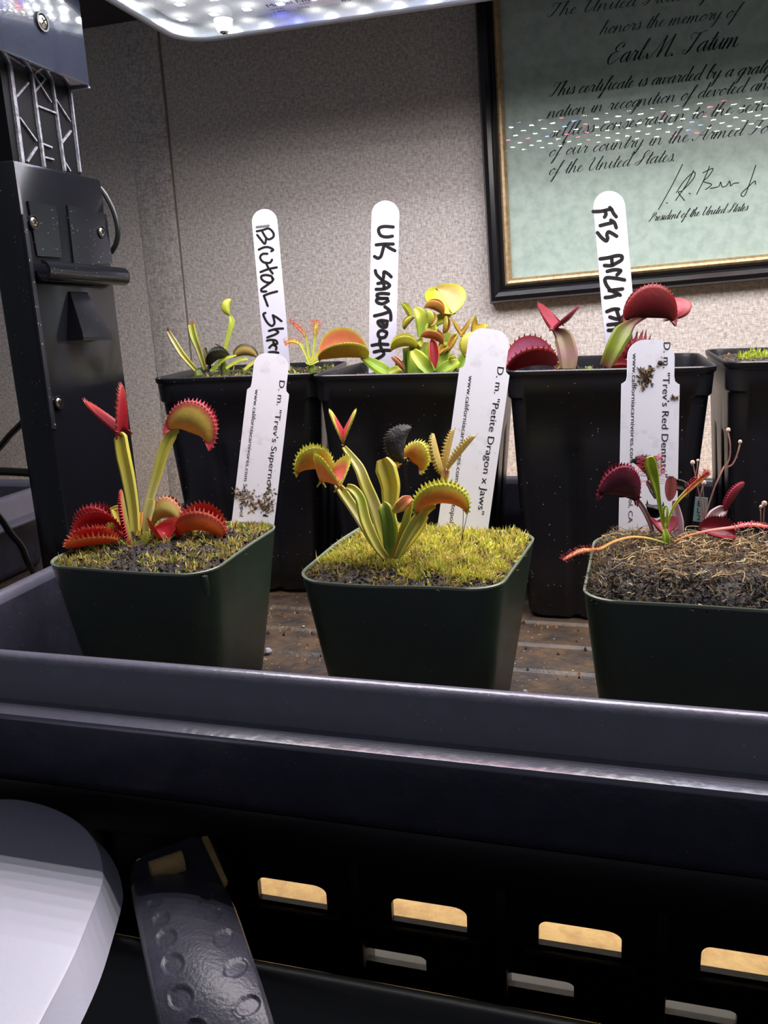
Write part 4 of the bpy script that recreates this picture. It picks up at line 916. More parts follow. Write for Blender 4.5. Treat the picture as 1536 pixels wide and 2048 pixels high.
D.tentacled([z3(850, 1330), z3(880, 1240), z3(930, 1150), z3(1010, 1070), z3(1090, 1000), z3(1140, 962)], [5, 5, 7, 10, 11, 8], [SG, SG, srgb(200, 190, 60), SO, srgb(222, 140, 60), srgb(200, 80, 70)], TR_, tl=9, cnt=70, frm=.55, side=-1)
TR_ = srgb(150, 34, 56)
D.tentacled([z3(860, 1440, .004), z3(740, 1405, .006), z3(620, 1395, .007), z3(500, 1425, .008), z3(400, 1475, .008), z3(270, 1490, .009), z3(155, 1550, .010)], [6, 7, 8, 8, 10, 15, 8], [SG, srgb(206, 180, 70), SO, SO, SO, srgb(222, 150, 90), srgb(214, 100, 90)], TR_, tl=8, cnt=80, frm=.66, side=0, face=(0, 1, .5))
D.tentacled([z3(905, 1425, .006), z3(1000, 1385, .010), z3(1150, 1350, .016), z3(1300, 1330, .018), z3(1400, 1312, .018), z3(1490, 1318, .018), z3(1580, 1340, .018)], [6, 8, 9, 10, 14, 12, 9], [srgb(214, 170, 90), srgb(224, 160, 110), srgb(224, 140, 120), srgb(222, 130, 118), srgb(222, 120, 126), srgb(222, 150, 110), srgb(214, 100, 110)], srgb(220, 100, 120), tl=5, cnt=80, frm=.5, face=(0, 1, .5))
D.petiole([z3(840, 1300, .002), z3(830, 1220, .002), z3(845, 1190, .002), z3(858, 1220, .003), z3(850, 1300, .003)], [4, 5, 6, 5, 5], [SG]*5, name='leaf')
D.petiole([z3(855, 1450, .004), z3(850, 1390, .004), z3(835, 1340, .003)], [12, 16, 8], [srgb(120, 140, 50), SG, SG], name='crown_leaf')
# dried flower stalks
SC, SD = srgb(150, 104, 96), srgb(226, 196, 178)
def stalk(lab, z, base, branches, heads, w=3.2, d0=0):
    s = Plant('flower_stalk', lab, 'plant', z(*base)[:2], .084); s.k -= d0
    for L in branches: s.petiole([z(*p) for p in L], [w]*len(L), [SC, srgb(196, 150, 130)] if len(L) < 3 else [SC]*(len(L)-1)+[srgb(206, 160, 140)], name='stem', thick=1, groove=0)
    for hx, hy, r in heads:
        c = s.P(*z(hx, hy)[:2]); mb = MB(); R_ = s.px(r)
        mb.loft([[c+V((R_*q*math.cos(t)*(1+.12*math.sin(5*t)), R_*q*math.sin(t), R_*h)) for t in [k*math.pi/5 for k in range(10)]] for q, h in ((.25, -1.5), (.5, -1), (.95, -.5), (1, .2), (.7, .8), (.2, 1))], 0)
        mb.c = [SD]*len(mb.v); mb.build('seed_head', M_fibre, s.root)
stalk('tall forked dry flower stalk with two seed heads, back of rightmost pot', z3, (1105, 1290), [[(1105, 1290), (1130, 1200), (1180, 1050), (1240, 920)], [(1240, 920), (1275, 870), (1282, 780), (1268, 690)], [(1240, 925), (1295, 905), (1330, 830), (1347, 765)]], [(1268, 672, 4.2), (1348, 752, 3.8)], d0=-.02)
stalk('short dry flower stalk with two pale seed heads left of the forked one', z3, (1090, 1290), [[(1095, 1280), (1080, 1150), (1050, 1000), (1032, 905)], [(1046, 985), (1058, 930), (1062, 885)]], [(1028, 892, 4.4), (1063, 878, 2.8)], 2.4, d0=-.016)
stalk('bent dry flower stalk with one cream seed head under the orange sundew leaf tip', z3, (1110, 1300), [[(1110, 1300), (1085, 1160), (1085, 1100), (1100, 1040)], [(1110, 1290), (1110, 1180), (1098, 1080), (1104, 1040)]], [(1104, 1028, 4.6)], 2.2, d0=-.014)
stalk('pale dry flower stalk with two seed heads at the right frame edge', z3, (1508, 1400), [[(1508, 1400), (1506, 1290), (1511, 1190)], [(1490, 1330), (1487, 1260), (1488, 1195)]], [(1511, 1168, 5.2), (1488, 1190, 3.4)], 2.4, d0=-.008)
# ---------------------------------------------------------------- back row
y1_ = lambda a, b, d=0: (280+a/3.84, 380+b/3.84, d)
zr1 = POTS['r1']['z']
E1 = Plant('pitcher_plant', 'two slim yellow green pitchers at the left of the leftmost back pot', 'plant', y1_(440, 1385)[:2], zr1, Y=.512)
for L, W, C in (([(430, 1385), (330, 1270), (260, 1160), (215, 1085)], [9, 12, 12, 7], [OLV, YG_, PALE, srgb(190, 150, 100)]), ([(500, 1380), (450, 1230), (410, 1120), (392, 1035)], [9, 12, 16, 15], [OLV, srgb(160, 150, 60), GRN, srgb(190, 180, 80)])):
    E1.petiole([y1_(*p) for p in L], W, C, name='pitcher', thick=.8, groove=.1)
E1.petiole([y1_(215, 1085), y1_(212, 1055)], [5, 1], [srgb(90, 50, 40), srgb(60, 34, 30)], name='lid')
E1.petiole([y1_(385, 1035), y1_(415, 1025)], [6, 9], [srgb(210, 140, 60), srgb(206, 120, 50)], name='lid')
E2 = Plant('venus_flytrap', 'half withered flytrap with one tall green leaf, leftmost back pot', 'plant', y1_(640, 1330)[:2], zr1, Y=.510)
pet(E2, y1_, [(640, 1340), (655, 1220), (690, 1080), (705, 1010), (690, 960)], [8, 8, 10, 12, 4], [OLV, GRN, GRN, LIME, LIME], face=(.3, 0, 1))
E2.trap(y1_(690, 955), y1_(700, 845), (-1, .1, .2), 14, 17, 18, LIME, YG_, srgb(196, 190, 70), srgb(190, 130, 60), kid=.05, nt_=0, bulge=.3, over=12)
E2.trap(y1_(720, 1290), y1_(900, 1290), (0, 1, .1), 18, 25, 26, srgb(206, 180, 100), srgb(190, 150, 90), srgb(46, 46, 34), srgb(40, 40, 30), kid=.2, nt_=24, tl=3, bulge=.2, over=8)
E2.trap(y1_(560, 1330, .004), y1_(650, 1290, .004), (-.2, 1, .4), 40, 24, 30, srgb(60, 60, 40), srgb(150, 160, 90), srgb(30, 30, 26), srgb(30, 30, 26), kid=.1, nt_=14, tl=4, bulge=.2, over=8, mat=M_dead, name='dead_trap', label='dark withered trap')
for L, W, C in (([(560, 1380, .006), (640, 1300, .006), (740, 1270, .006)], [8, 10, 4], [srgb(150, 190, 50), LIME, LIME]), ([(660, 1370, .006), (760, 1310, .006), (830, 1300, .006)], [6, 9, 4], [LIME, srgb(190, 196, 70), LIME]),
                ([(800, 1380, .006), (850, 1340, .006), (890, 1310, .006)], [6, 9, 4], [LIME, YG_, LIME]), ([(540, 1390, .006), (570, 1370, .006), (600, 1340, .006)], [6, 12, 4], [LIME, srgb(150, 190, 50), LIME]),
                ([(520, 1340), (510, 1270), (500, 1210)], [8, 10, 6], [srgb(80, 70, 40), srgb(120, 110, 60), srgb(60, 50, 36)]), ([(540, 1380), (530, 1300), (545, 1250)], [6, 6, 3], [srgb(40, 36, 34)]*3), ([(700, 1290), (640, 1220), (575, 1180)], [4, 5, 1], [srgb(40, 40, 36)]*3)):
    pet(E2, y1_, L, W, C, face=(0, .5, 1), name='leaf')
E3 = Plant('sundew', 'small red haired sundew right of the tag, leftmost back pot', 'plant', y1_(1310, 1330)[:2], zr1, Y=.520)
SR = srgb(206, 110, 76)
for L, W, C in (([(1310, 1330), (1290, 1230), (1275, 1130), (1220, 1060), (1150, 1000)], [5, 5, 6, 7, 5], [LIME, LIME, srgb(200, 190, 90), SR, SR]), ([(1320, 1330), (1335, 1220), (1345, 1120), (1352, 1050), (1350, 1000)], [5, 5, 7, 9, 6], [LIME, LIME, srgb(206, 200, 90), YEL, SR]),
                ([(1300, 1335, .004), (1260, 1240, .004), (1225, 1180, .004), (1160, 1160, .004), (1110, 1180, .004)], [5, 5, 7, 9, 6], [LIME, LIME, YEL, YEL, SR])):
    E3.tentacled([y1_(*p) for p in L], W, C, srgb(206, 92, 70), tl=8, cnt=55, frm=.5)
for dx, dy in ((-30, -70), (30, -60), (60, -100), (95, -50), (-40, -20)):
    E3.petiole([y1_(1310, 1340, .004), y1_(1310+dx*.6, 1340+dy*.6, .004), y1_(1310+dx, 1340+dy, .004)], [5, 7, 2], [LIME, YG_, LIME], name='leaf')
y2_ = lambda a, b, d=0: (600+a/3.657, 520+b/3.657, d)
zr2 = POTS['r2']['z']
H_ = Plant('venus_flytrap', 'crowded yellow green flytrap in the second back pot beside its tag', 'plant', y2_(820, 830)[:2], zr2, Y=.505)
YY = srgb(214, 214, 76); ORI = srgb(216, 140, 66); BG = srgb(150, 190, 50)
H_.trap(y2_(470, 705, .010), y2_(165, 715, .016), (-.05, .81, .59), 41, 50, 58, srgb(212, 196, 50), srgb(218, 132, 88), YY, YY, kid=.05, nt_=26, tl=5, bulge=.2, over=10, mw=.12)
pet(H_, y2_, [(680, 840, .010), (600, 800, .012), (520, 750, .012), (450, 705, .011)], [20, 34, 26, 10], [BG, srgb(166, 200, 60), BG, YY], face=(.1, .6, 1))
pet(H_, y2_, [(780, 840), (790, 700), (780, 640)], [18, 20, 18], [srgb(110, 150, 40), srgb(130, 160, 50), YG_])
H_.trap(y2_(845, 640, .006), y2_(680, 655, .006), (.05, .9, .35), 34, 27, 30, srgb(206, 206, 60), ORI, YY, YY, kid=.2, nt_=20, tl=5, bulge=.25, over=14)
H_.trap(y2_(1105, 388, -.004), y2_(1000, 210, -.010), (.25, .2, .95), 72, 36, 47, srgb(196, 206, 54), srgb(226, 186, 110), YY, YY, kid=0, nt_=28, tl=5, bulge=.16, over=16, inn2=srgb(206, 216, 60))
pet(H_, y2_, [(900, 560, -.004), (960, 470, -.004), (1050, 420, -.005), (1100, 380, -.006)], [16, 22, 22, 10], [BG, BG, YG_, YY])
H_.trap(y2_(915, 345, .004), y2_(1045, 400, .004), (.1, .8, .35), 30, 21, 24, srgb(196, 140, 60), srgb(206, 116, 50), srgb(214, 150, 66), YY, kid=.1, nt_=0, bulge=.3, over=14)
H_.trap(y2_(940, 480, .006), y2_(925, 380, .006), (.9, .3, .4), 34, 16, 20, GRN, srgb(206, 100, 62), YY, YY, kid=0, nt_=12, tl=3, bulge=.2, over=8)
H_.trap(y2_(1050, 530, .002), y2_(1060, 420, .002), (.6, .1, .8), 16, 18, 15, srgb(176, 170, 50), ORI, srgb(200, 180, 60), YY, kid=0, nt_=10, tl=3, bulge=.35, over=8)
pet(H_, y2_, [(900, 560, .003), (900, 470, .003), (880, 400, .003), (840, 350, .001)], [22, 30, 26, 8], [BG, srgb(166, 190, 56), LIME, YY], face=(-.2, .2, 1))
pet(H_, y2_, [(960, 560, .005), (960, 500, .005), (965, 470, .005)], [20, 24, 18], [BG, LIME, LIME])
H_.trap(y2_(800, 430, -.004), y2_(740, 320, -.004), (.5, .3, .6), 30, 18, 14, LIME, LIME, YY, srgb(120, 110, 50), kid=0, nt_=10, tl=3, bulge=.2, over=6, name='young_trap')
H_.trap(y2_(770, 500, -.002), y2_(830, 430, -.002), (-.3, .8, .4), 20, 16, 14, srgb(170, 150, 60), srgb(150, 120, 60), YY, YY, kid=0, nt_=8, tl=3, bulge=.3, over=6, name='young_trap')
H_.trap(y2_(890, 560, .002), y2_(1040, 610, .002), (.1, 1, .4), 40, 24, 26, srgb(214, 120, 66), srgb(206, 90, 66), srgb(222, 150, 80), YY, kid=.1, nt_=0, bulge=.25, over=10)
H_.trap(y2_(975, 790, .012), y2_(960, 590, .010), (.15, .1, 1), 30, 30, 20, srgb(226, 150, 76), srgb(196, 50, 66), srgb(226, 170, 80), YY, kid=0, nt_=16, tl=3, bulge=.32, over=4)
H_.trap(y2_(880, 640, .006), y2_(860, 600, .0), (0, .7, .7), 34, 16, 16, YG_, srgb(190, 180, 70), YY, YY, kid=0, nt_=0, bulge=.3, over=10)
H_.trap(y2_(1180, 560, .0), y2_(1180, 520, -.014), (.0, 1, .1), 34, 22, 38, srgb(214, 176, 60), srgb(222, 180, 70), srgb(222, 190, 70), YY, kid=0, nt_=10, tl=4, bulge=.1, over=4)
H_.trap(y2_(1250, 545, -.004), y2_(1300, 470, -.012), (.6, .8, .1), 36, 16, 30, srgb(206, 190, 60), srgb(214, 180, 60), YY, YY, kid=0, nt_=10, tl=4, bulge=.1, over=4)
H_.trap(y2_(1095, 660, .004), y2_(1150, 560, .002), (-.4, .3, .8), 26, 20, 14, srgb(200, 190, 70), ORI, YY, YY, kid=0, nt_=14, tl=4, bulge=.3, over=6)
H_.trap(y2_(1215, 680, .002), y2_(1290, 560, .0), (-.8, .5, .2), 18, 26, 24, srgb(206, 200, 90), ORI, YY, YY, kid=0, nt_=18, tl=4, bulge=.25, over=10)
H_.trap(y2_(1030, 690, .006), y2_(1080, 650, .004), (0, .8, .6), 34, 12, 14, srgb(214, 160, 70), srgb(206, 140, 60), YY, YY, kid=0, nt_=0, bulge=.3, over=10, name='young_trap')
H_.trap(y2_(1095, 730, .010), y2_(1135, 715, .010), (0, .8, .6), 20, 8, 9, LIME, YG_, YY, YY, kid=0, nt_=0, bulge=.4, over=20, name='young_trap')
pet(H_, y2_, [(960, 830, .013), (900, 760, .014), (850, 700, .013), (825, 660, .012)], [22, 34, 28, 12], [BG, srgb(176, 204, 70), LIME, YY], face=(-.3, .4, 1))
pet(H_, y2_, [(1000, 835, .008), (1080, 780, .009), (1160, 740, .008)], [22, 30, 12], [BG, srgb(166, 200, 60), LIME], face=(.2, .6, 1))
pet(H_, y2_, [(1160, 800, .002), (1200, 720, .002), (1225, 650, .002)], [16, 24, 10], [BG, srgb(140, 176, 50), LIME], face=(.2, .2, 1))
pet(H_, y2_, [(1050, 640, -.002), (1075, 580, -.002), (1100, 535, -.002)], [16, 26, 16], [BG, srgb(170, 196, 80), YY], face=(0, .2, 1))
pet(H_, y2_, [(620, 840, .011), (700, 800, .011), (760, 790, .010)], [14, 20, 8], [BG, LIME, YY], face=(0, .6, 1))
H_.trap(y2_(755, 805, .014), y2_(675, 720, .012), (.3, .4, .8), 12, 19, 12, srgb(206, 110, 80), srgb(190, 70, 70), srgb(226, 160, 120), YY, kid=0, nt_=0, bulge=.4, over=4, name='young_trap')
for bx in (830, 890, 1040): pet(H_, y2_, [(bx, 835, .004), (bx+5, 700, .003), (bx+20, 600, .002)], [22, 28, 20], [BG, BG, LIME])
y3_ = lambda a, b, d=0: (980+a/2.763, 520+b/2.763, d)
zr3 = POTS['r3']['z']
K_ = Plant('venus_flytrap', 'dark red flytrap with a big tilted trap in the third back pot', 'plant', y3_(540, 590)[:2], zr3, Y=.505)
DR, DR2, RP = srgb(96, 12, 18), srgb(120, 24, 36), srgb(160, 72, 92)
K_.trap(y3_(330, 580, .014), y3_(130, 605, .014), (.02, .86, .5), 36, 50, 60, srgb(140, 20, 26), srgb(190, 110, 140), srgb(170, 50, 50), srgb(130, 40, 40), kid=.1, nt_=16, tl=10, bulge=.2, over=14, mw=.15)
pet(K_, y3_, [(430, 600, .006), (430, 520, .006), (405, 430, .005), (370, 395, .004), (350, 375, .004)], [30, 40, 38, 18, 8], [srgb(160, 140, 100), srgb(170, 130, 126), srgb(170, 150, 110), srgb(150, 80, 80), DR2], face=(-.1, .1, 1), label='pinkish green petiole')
K_.trap(y3_(335, 388, .010), y3_(400, 350, -.008), (.08, .9, .3), 43, 30, 58, DR2, srgb(176, 76, 92), srgb(180, 60, 76), srgb(206, 110, 120), kid=0, nt_=14, tl=9, bulge=.12, over=6, th=(1, 1.1))
pet(K_, y3_, [(640, 590, .006), (690, 480, .008), (735, 400, .008), (790, 345, .006), (870, 305, .004)], [26, 34, 38, 16, 8], [srgb(96, 40, 36), srgb(130, 150, 40), srgb(120, 130, 44), srgb(100, 50, 40), DR], face=(-.2, .1, 1), label='green petiole with brown red edges')
K_.trap(y3_(780, 322, .004), y3_(985, 325, .004), (-.02, .95, .2), 13, 54, 66, DR, DR2, srgb(140, 30, 30), srgb(190, 70, 60), kid=.02, nt_=24, tl=6, bulge=.16, over=14)
K_.trap(y3_(990, 325, -.006), y3_(975, 220, -.010), (1, .1, .15), 10, 25, 46, srgb(186, 76, 90), RP, srgb(200, 100, 100), srgb(170, 60, 60), kid=0, nt_=8, tl=4, bulge=.15, over=16, label='pink lobe')
K_.trap(y3_(735, 545, -.006), y3_(860, 560, -.008), (.1, 1, .2), 30, 32, 46, srgb(176, 44, 60), srgb(196, 60, 76), srgb(200, 90, 100), srgb(70, 30, 36), kid=.05, nt_=12, tl=22, bulge=.25, over=12, tin=.1)
K_.trap(y3_(660, 595, .004), y3_(760, 590, .004), (.1, .6, .6), 40, 22, 20, srgb(176, 50, 60), srgb(190, 70, 80), srgb(190, 80, 90), srgb(190, 80, 90), kid=0, nt_=8, tl=3, bulge=.25, over=10)
pet(K_, y3_, [(365, 600, .002), (385, 575, .002), (400, 555, .002)], [10, 14, 4], [BG, LIME, YG_], name='leaf')

# ================================================================== PLANT TAGS
def label_tag(top, bot, wpx, lab, zsoil, head=None, lean=0, mat=M_tag, grp=None, extra=.018, twist=0, kt=0, Y=None):
    """white plastic marker stuck in the soil; top and bottom centre in pixels, kt = how much nearer the top leans"""
    b = ony(*bot, Y) if Y else onz(*bot, zsoil); k = depth(b); t = at(*top, k-kt)
    v = (t-b); Lv = v.length; v = v.normalized(); u = (RT-v*RT.dot(v)).normalized()
    n = u.cross(v); u = (u*math.cos(twist)+n*math.sin(twist)).normalized(); n = u.cross(v)
    hw = wpx*k/FPX/2; o = thing('plant_tag', lab, 'tag', b, grp)
    pts = []
    if head:
        hh, sh = head[0]*k/FPX/2, Lv*(1-head[1]); r = hh*.72
        pts += [(hw, -extra), (hw, sh-.0006), (hh+.0014, sh), (hh+.0004, sh+.0009), (hh, sh+.003)]
        pts += [(hh-r+r*math.cos(a), Lv-r+r*math.sin(a)) for a in [math.pi/2*i/6 for i in range(7)]]
        pts += [(-x, y) for x, y in reversed(pts)]
    else:
        pts += [(hw*.55, -extra), (hw*.94, -extra*.3), (hw, Lv*.3)]; pts += [(hw*math.cos(a), Lv-hw+hw*math.sin(a)) for a in [math.pi/2*i/9 for i in range(10)]]
        pts += [(-x, y) for x, y in reversed(pts[:-1])]
    th = .0008
    mb = MB(); mb.prism([b+u*x+v*y-n*th for x, y in pts], n*th)
    mb.build('tag_blade', mat, o, angle=30)
    return dict(o=o, b=b, u=u, v=v, n=n, L=Lv, hw=hw, k=k, off=b+n*.00012)
def tag_text(T, s, px_start, px_end, px_h):
    a, e = onplane(*px_start, T['off'], T['n']), onplane(*px_end, T['off'], T['n'])
    r = (e-a); W = r.length; r = r.normalized(); up = T['n'].cross(r)
    text_mesh('printed_text', s, M_ink, a, r, up, px_h*T['k']/FPX*1.38, T['o'], width=W)
ZT1 = lambda a, b: (440+a/5.69, 700+b/5.69)
ZT2 = lambda a, b: (860+a/4.876, 640+b/4.876)
ZT3 = lambda a, b: (1220+a/4.876, 660+b/4.876)
T1 = label_tag((545, 707), (507, 1034), 84.5, "printed white tag reading Trev's Supernova stuck in the leftmost green pot", .082, (69.5, .228), grp='printed tags in the front pots')
tag_text(T1, 'D. m. "Trev\'s Supernova" SH', ZT1(680, 335), ZT1(487, 1890), 11.5)
tag_text(T1, 'www.californiacarnivores.com Sebastopol', ZT1(402, 445), ZT1(222, 1890), 8)
T2 = label_tag((981, 658), (927, 1046), 101, 'printed white tag reading Petite Dragon x Jaws stuck in the mossy middle pot', .083, (82, .215), grp='printed tags in the front pots')
tag_text(T2, 'D. m. "Petite Dragon x Jaws"', ZT2(662, 445), ZT2(462, 1890), 13.5)
tag_text(T2, 'www.californiacarnivores.com Sebastopol', ZT2(380, 540), ZT2(190, 1975), 9)
T3 = label_tag((1303, 679.5), (1296, 1066), 116, "printed white tag reading Trev's Red Dentate stuck in the dry rightmost pot", .083, (94, .222), grp='printed tags in the front pots')
tag_text(T3, 'D. m. "Trev\'s Red Dentate"', ZT3(525, 110), ZT3(495, 1435), 14)
tag_text(T3, 'www.californiacarnivores.com Sebastopol, CA', ZT3(223, 225), ZT3(178, 1880), 9)
# soil flecks stuck on the tag
rnd = random.Random(5); mb = MB()
def flecks(T, zf, spots, mb, pal=(srgb(120, 96, 62), srgb(160, 132, 88), srgb(70, 58, 44))):
    for cx, cy, sx, sy, nn in spots:
        for i in range(nn):
            p = onplane(*zf(rnd.gauss(cx, sx), rnd.gauss(cy, sy)), T['off'], T['n']); an = rnd.uniform(0, 3.14); L = rnd.uniform(.0004, .0014); W = L*rnd.uniform(.2, .4)
            d = T['u']*math.cos(an)+T['v']*math.sin(an); e = T['n'].cross(d); h = T['n']*rnd.uniform(.0002, .0008)
            mb.add([p+d*L, p+e*W, p-d*L, p-e*W, p+h], [(0, 1, 4), (1, 2, 4), (2, 3, 4), (3, 0, 4)], 0, rnd.choice(pal))
flecks(T3, ZT3, [(340, 440, 40, 45, 90), (410, 385, 15, 15, 20), (490, 325, 12, 18, 26), (350, 500, 30, 30, 40), (620, 655, 25, 12, 14)], mb); stuff(mb.build('soil_flecks', M_fibre, T3['o'], smooth=False))
mb = MB(); flecks(T1, ZT1, [(300, 1690, 60, 60, 60), (430, 1770, 50, 35, 60), (540, 1740, 40, 60, 60), (200, 1630, 30, 30, 20), (560, 1600, 50, 40, 14)], mb); stuff(mb.build('soil_flecks', M_fibre, T1['o'], smooth=False))

def hand(T, zf, strokes, wpx, smear=None):
    mb = MB()
    for st in strokes:
        P = smoothpts([onplane(*zf(a, b), T['off'], T['n']) for a, b in st], 6); ribbon(mb, P, 1.2*wpx*T['k']/FPX, T['n'])
    mk('handwriting', mb.v, mb.f, M_marker, T['o'], smooth=False)
    if smear:
        mb = MB(); ribbon(mb, [onplane(*zf(a, b), T['b']+T['n']*.00008, T['n']) for a, b in smear], wpx*1.3*T['k']/FPX, T['n']); mk('ink_smear', mb.v, mb.f, M_grey, T['o'], smooth=False)
HA = lambda a, b: (480+a/6.4, 400+b/6.4)
HB = lambda a, b: (720+a/6.02, 390+b/6.02)
HC = lambda a, b: (1170+a/6.4, 370+b/6.4)
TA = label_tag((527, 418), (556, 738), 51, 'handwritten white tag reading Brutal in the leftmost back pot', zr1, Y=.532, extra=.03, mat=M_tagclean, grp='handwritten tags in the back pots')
hand(TA, HA, [[(215, 400), (290, 385), (365, 365), (420, 410), (430, 465), (385, 500), (340, 490), (285, 405)], [(335, 490), (318, 560), (270, 510), (220, 447)], [(240, 635), (310, 605), (370, 605), (425, 635), (400, 655)],
    [(350, 688), (290, 690), (258, 730), (280, 780), (330, 805), (385, 800), (410, 765)], [(330, 800), (365, 870), (418, 940)], [(262, 922), (360, 885), (470, 862)],
    [(415, 1010), (400, 975), (330, 960), (275, 975), (280, 1015), (330, 1050), (390, 1055), (425, 1020), (418, 1000)], [(400, 1050), (330, 1100), (275, 1140), (280, 1170), (335, 1170)], [(475, 1170), (380, 1195), (305, 1225)], [(305, 1225), (330, 1290), (355, 1355)],
    [(530, 1550), (480, 1510), (420, 1475)], [(420, 1475), (435, 1530), (440, 1580), (405, 1612), (350, 1570), (310, 1500), (300, 1460), (325, 1445)], [(550, 1645), (460, 1650), (370, 1675)], [(450, 1660), (490, 1690), (450, 1720), (400, 1740), (350, 1760)],
    [(345, 1800), (400, 1790), (460, 1800), (475, 1840), (420, 1850), (375, 1890)], [(420, 1850), (465, 1880), (460, 1915)], [(425, 1815), (450, 1860)], [(370, 1950), (430, 1945), (490, 1955)]], 3.9, [(215, 348), (290, 340), (365, 330)])
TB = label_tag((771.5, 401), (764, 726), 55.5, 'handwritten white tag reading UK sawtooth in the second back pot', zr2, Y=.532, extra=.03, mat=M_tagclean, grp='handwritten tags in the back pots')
hand(TB, HB, [[(400, 385), (300, 378), (235, 395), (225, 440), (255, 490), (320, 505), (390, 495)], [(195, 600), (300, 590), (400, 590)], [(300, 600), (360, 640), (420, 670)], [(290, 600), (270, 680), (250, 740), (215, 760), (175, 740)],
    [(375, 985), (340, 950), (290, 925), (285, 980), (270, 1020), (230, 990), (195, 950), (185, 910)], [(265, 1030), (330, 1060), (355, 1095), (290, 1130), (195, 1135)], [(215, 1065), (280, 1060), (290, 1120)],
    [(345, 1190), (260, 1185), (205, 1200), (230, 1240), (330, 1245)], [(330, 1245), (215, 1250), (205, 1290), (270, 1310), (340, 1275)], [(300, 1345), (350, 1385), (370, 1440), (370, 1505)], [(175, 1455), (280, 1430), (360, 1400)],
    [(330, 1520), (260, 1510), (215, 1530), (250, 1580), (310, 1590), (325, 1550)], [(260, 1530), (300, 1570)], [(320, 1650), (260, 1630), (220, 1660), (230, 1710), (290, 1715), (320, 1680), (320, 1650)],
    [(145, 1810), (240, 1795), (335, 1800)], [(170, 1890), (270, 1870), (360, 1870)], [(240, 1740), (240, 1800), (270, 1880)], [(280, 1880), (285, 1920), (230, 1960), (170, 1990)]], 5.6)
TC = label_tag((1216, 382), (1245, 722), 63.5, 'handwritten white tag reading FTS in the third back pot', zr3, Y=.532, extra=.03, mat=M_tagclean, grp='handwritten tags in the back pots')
hand(TC, HC, [[(105, 340), (210, 335), (320, 310), (345, 325), (370, 370), (400, 405)], [(250, 335), (270, 370), (250, 410)], [(318, 288), (345, 315)], [(195, 520), (270, 500), (340, 485)], [(330, 450), (375, 480), (400, 545)],
    [(405, 655), (350, 620), (300, 600), (280, 640), (290, 680), (270, 715), (210, 670), (160, 610)], [(195, 945), (300, 930), (400, 905), (470, 910), (465, 960), (400, 1000), (340, 1030), (250, 1030)], [(340, 930), (350, 1020)],
    [(285, 1105), (370, 1085), (450, 1090), (450, 1110), (410, 1150)], [(505, 1215), (400, 1195), (290, 1185), (255, 1210), (270, 1270), (310, 1330)], [(310, 1350), (400, 1340), (480, 1330)], [(260, 1440), (340, 1430), (430, 1400)], [(330, 1350), (420, 1390), (450, 1410)],
    [(280, 1620), (360, 1590), (430, 1590)], [(320, 1690), (420, 1715), (500, 1680)], [(400, 1590), (430, 1680), (460, 1780)], [(295, 1790), (380, 1780), (470, 1770)], [(300, 1860), (380, 1850), (420, 1790)]], 6.2)
# small pale green sticker on the back pot by the flower stalks
yq = POTS['r3']['c'][1]-POTS['r3']['h']*.88
sq = [ony(a, b, yq-.012) for a, b in ((1391, 994), (1416, 996), (1413, 1046), (1386, 1042))]
o = MB().prism(sq, (0, .0006, 0)).build('plant_tag', pbr('pale_green_tag', srgb(120, 146, 140), .6), smooth=False, loc=sq[2])
tag(o, 'small pale green tag between rightmost green pot and back pots', 'tag')
text_mesh('printed_text', 'E', M_ink, ony(1394, 1000, yq-.0122), V((0, 0, -1)), V((1, 0, 0)), .004, o) if False else None
for s, (a, b) in (('E', (1394, 1012)), ('L', (1393, 1026)), ('2', (1393, 1040))):
    text_mesh('printed_text', s, M_ink, ony(a, b, yq-.0122), V((1, 0, 0)), V((0, 0, 1)), .0042, o)

# ================================================================== LOWER LEFT: white slab, dimpled rubber band
ZS = -.006
sl = thing('white_slab', 'white rounded plastic slab end in the lower left corner, shadow across it', 'slab', onz(60, 1850, ZS))
edge = [(-260, 1660), (-120, 1612), (0, 1596), (70, 1603), (130, 1625), (175, 1658), (200, 1700), (208, 1745), (203, 1775), (180, 1835), (145, 1920), (75, 2055), (-40, 2270)]
E_ = smoothpts([onz(a, b, ZS) for a, b in edge], 6)
c0 = onz(-140, 1950, ZS)
def inset(P, d): return [p+(c0-p).normalized()*d for p in P]
def zed(P, z): return [V((p.x, p.y, z)) for p in P]
L_ = [zed(inset(E_, .0015), ZS), zed(inset(E_, .0004), ZS-.0004), zed(E_, ZS-.0016), zed(inset(E_, -.006), ZS-.0115), zed(inset(E_, -.004), ZS-.0125)]
MB().loft(list(reversed(L_))).build('slab_body', M_white, sl, angle=50)
pl = onz(-180, 1900, ZS)
MB().box((pl.x-.03, .222, ZD+.003), (pl.x+.002, .246, ZS-.0118), bev=.002).build('slab_leg', M_white, sl)

bd = thing('rubber_band', 'dark curved rubber band with two rows of oval dimples by the white slab', 'band', onz(400, 1900, -.02))
Lft = [(262, 1765), (268, 1800), (283, 1880), (300, 1970), (318, 2060), (330, 2130)]
Rgt = [(452, 1770), (470, 1805), (500, 1890), (528, 1975), (552, 2060), (570, 2130)]
zz = [-.020, -.0125, -.0080, -.0075, -.0105, -.016]
LL = smoothpts([onz(a, b, z) for (a, b), z in zip(Lft, zz)], 24); RR = smoothpts([onz(a, b, z) for (a, b), z in zip(Rgt, zz)], 24)
dim = [((325, 1830), 13, 11), ((425, 1797), 18, 11), ((318, 1838), 0, 0), ((328, 1877), 18, 15), ((444, 1878), 19, 16), ((345, 1928), 22, 19), ((471, 1937), 23, 16), ((361, 1994), 26, 22), ((494, 2012), 24, 19), ((309, 1805), 16, 9), ((427, 1830), 16, 12), ((395, 2050), 17, 14), ((510, 2090), 24, 18), ((322, 1840), 17, 12)]
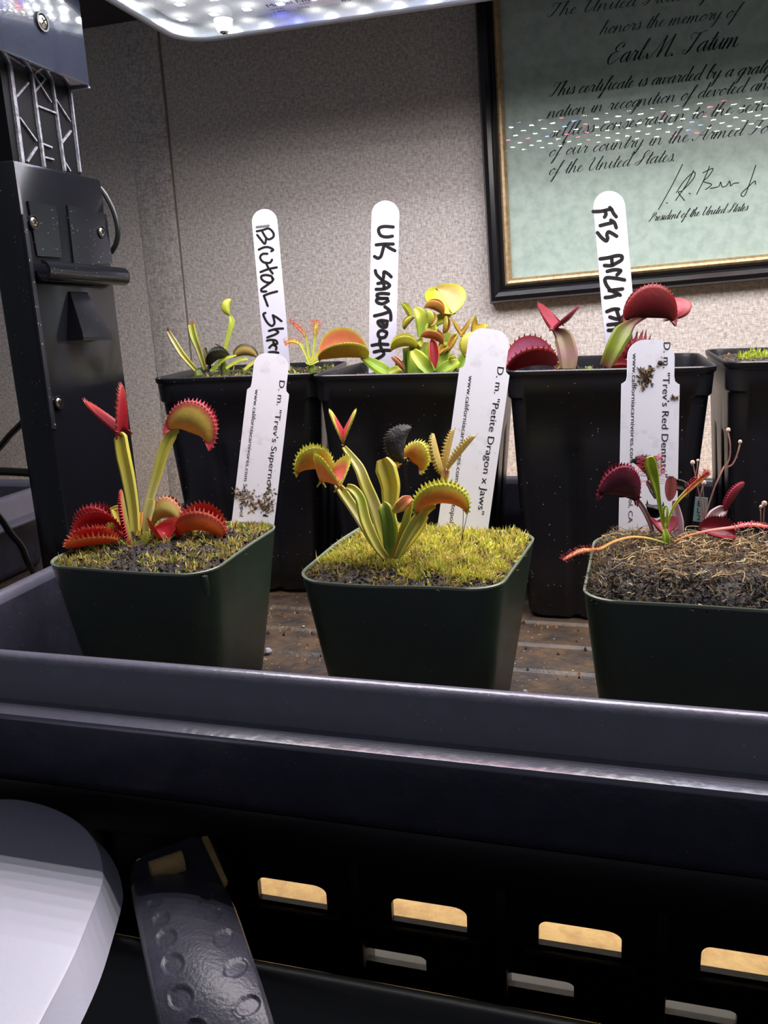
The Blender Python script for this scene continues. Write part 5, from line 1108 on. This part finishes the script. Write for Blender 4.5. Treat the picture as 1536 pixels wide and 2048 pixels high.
dim = [((309, 1805), 17, 8), ((322, 1838), 19, 12), ((333, 1874), 22, 16), ((346, 1927), 23, 20), ((361, 1995), 26, 24), ((393, 2062), 24, 26), ((411, 1795), 18, 8), ((427, 1827), 20, 13), ((446, 1876), 22, 16), ((471, 1936), 27, 17), ((495, 2011), 28, 20), ((522, 2092), 28, 20)]
def proj(p): q = p-CAM; k = q.dot(FW); return 768+FPX*q.dot(RT)/k, 1024-FPX*q.dot(UP)/k
nu, v, f = 70, [], []
for i in range(len(LL)):
    a, b = LL[i], RR[i]
    t = (LL[min(i+1, len(LL)-1)]-LL[max(i-1, 0)]).normalized(); nrm = (b-a).cross(t).normalized()
    if nrm.z < 0: nrm = -nrm
    for j in range(nu+1):
        u = j/nu; p = a.lerp(b, u); p = p+nrm*(.0035*(1-(2*u-1)**2)-.006*max(0, abs(2*u-1)-.93)/.07*.3)
        X, Y = proj(p)
        for (cx, cy), ra, rb in dim:
            dx, dy = X-cx, Y-cy; c_, s_ = math.cos(-.45), math.sin(-.45); e = math.hypot((dx*c_-dy*s_)/ra*(-1) if False else (dx*c_+dy*s_)/ra, (-dx*s_+dy*c_)/rb)
            if e < 1: p = p-nrm*.00075*min(1, (1-e)*7)
            elif e < 1.18: p = p+nrm*.00022*(1-(e-1)/.18)
        v.append(p)
n1 = len(v); v += [p-V((0, 0, .0028)) for p in v[:]]
for i in range(len(LL)-1):
    for j in range(nu): k = i*(nu+1)+j; f += [(k, k+1, k+nu+2, k+nu+1), (n1+k, n1+k+nu+1, n1+k+nu+2, n1+k+1)]
    k = i*(nu+1); f += [(k, k+nu+1, n1+k+nu+1, n1+k), (k+nu, n1+k+nu, n1+k+2*nu+1, k+2*nu+1)]
k = (len(LL)-1)*(nu+1); f += [(j, n1+j, n1+j+1, j+1) for j in range(nu)]+[(k+j, k+j+1, n1+k+j+1, n1+k+j) for j in range(nu)]
fix(mk('band_strip', v, f, M_rubber, bd), 60)
# folded end of the band with a slot through which the tan card roll shows
fe = [(262, 1772), (272, 1742), (300, 1722), (360, 1702), (402, 1680), (418, 1682), (440, 1725), (452, 1772)]
top = [onz(a, b, -.026) for a, b in fe]
MB().prism(top, (0, 0, .004)).build('band_fold', M_rubber, bd, smooth=False)
rl = [onz(302, 1745, -.020), onz(366, 1722, -.020)]
o = MB().tube(rl, .0042, 16).build('card_roll', M_tan, loc=rl[0]); tag(o, 'short tan card roll tucked in the folded end of the rubber band', 'card')
s4 = [onz(a, b, -.0185) for a, b in ((404, 1680), (416, 1678), (456, 1768), (449, 1776))]
o = MB().prism(s4, (0, 0, .0015)).build('wood_sliver', M_tan, smooth=False, loc=s4[0]); tag(o, 'narrow tan wooden sliver lying along the folded rubber band', 'card')
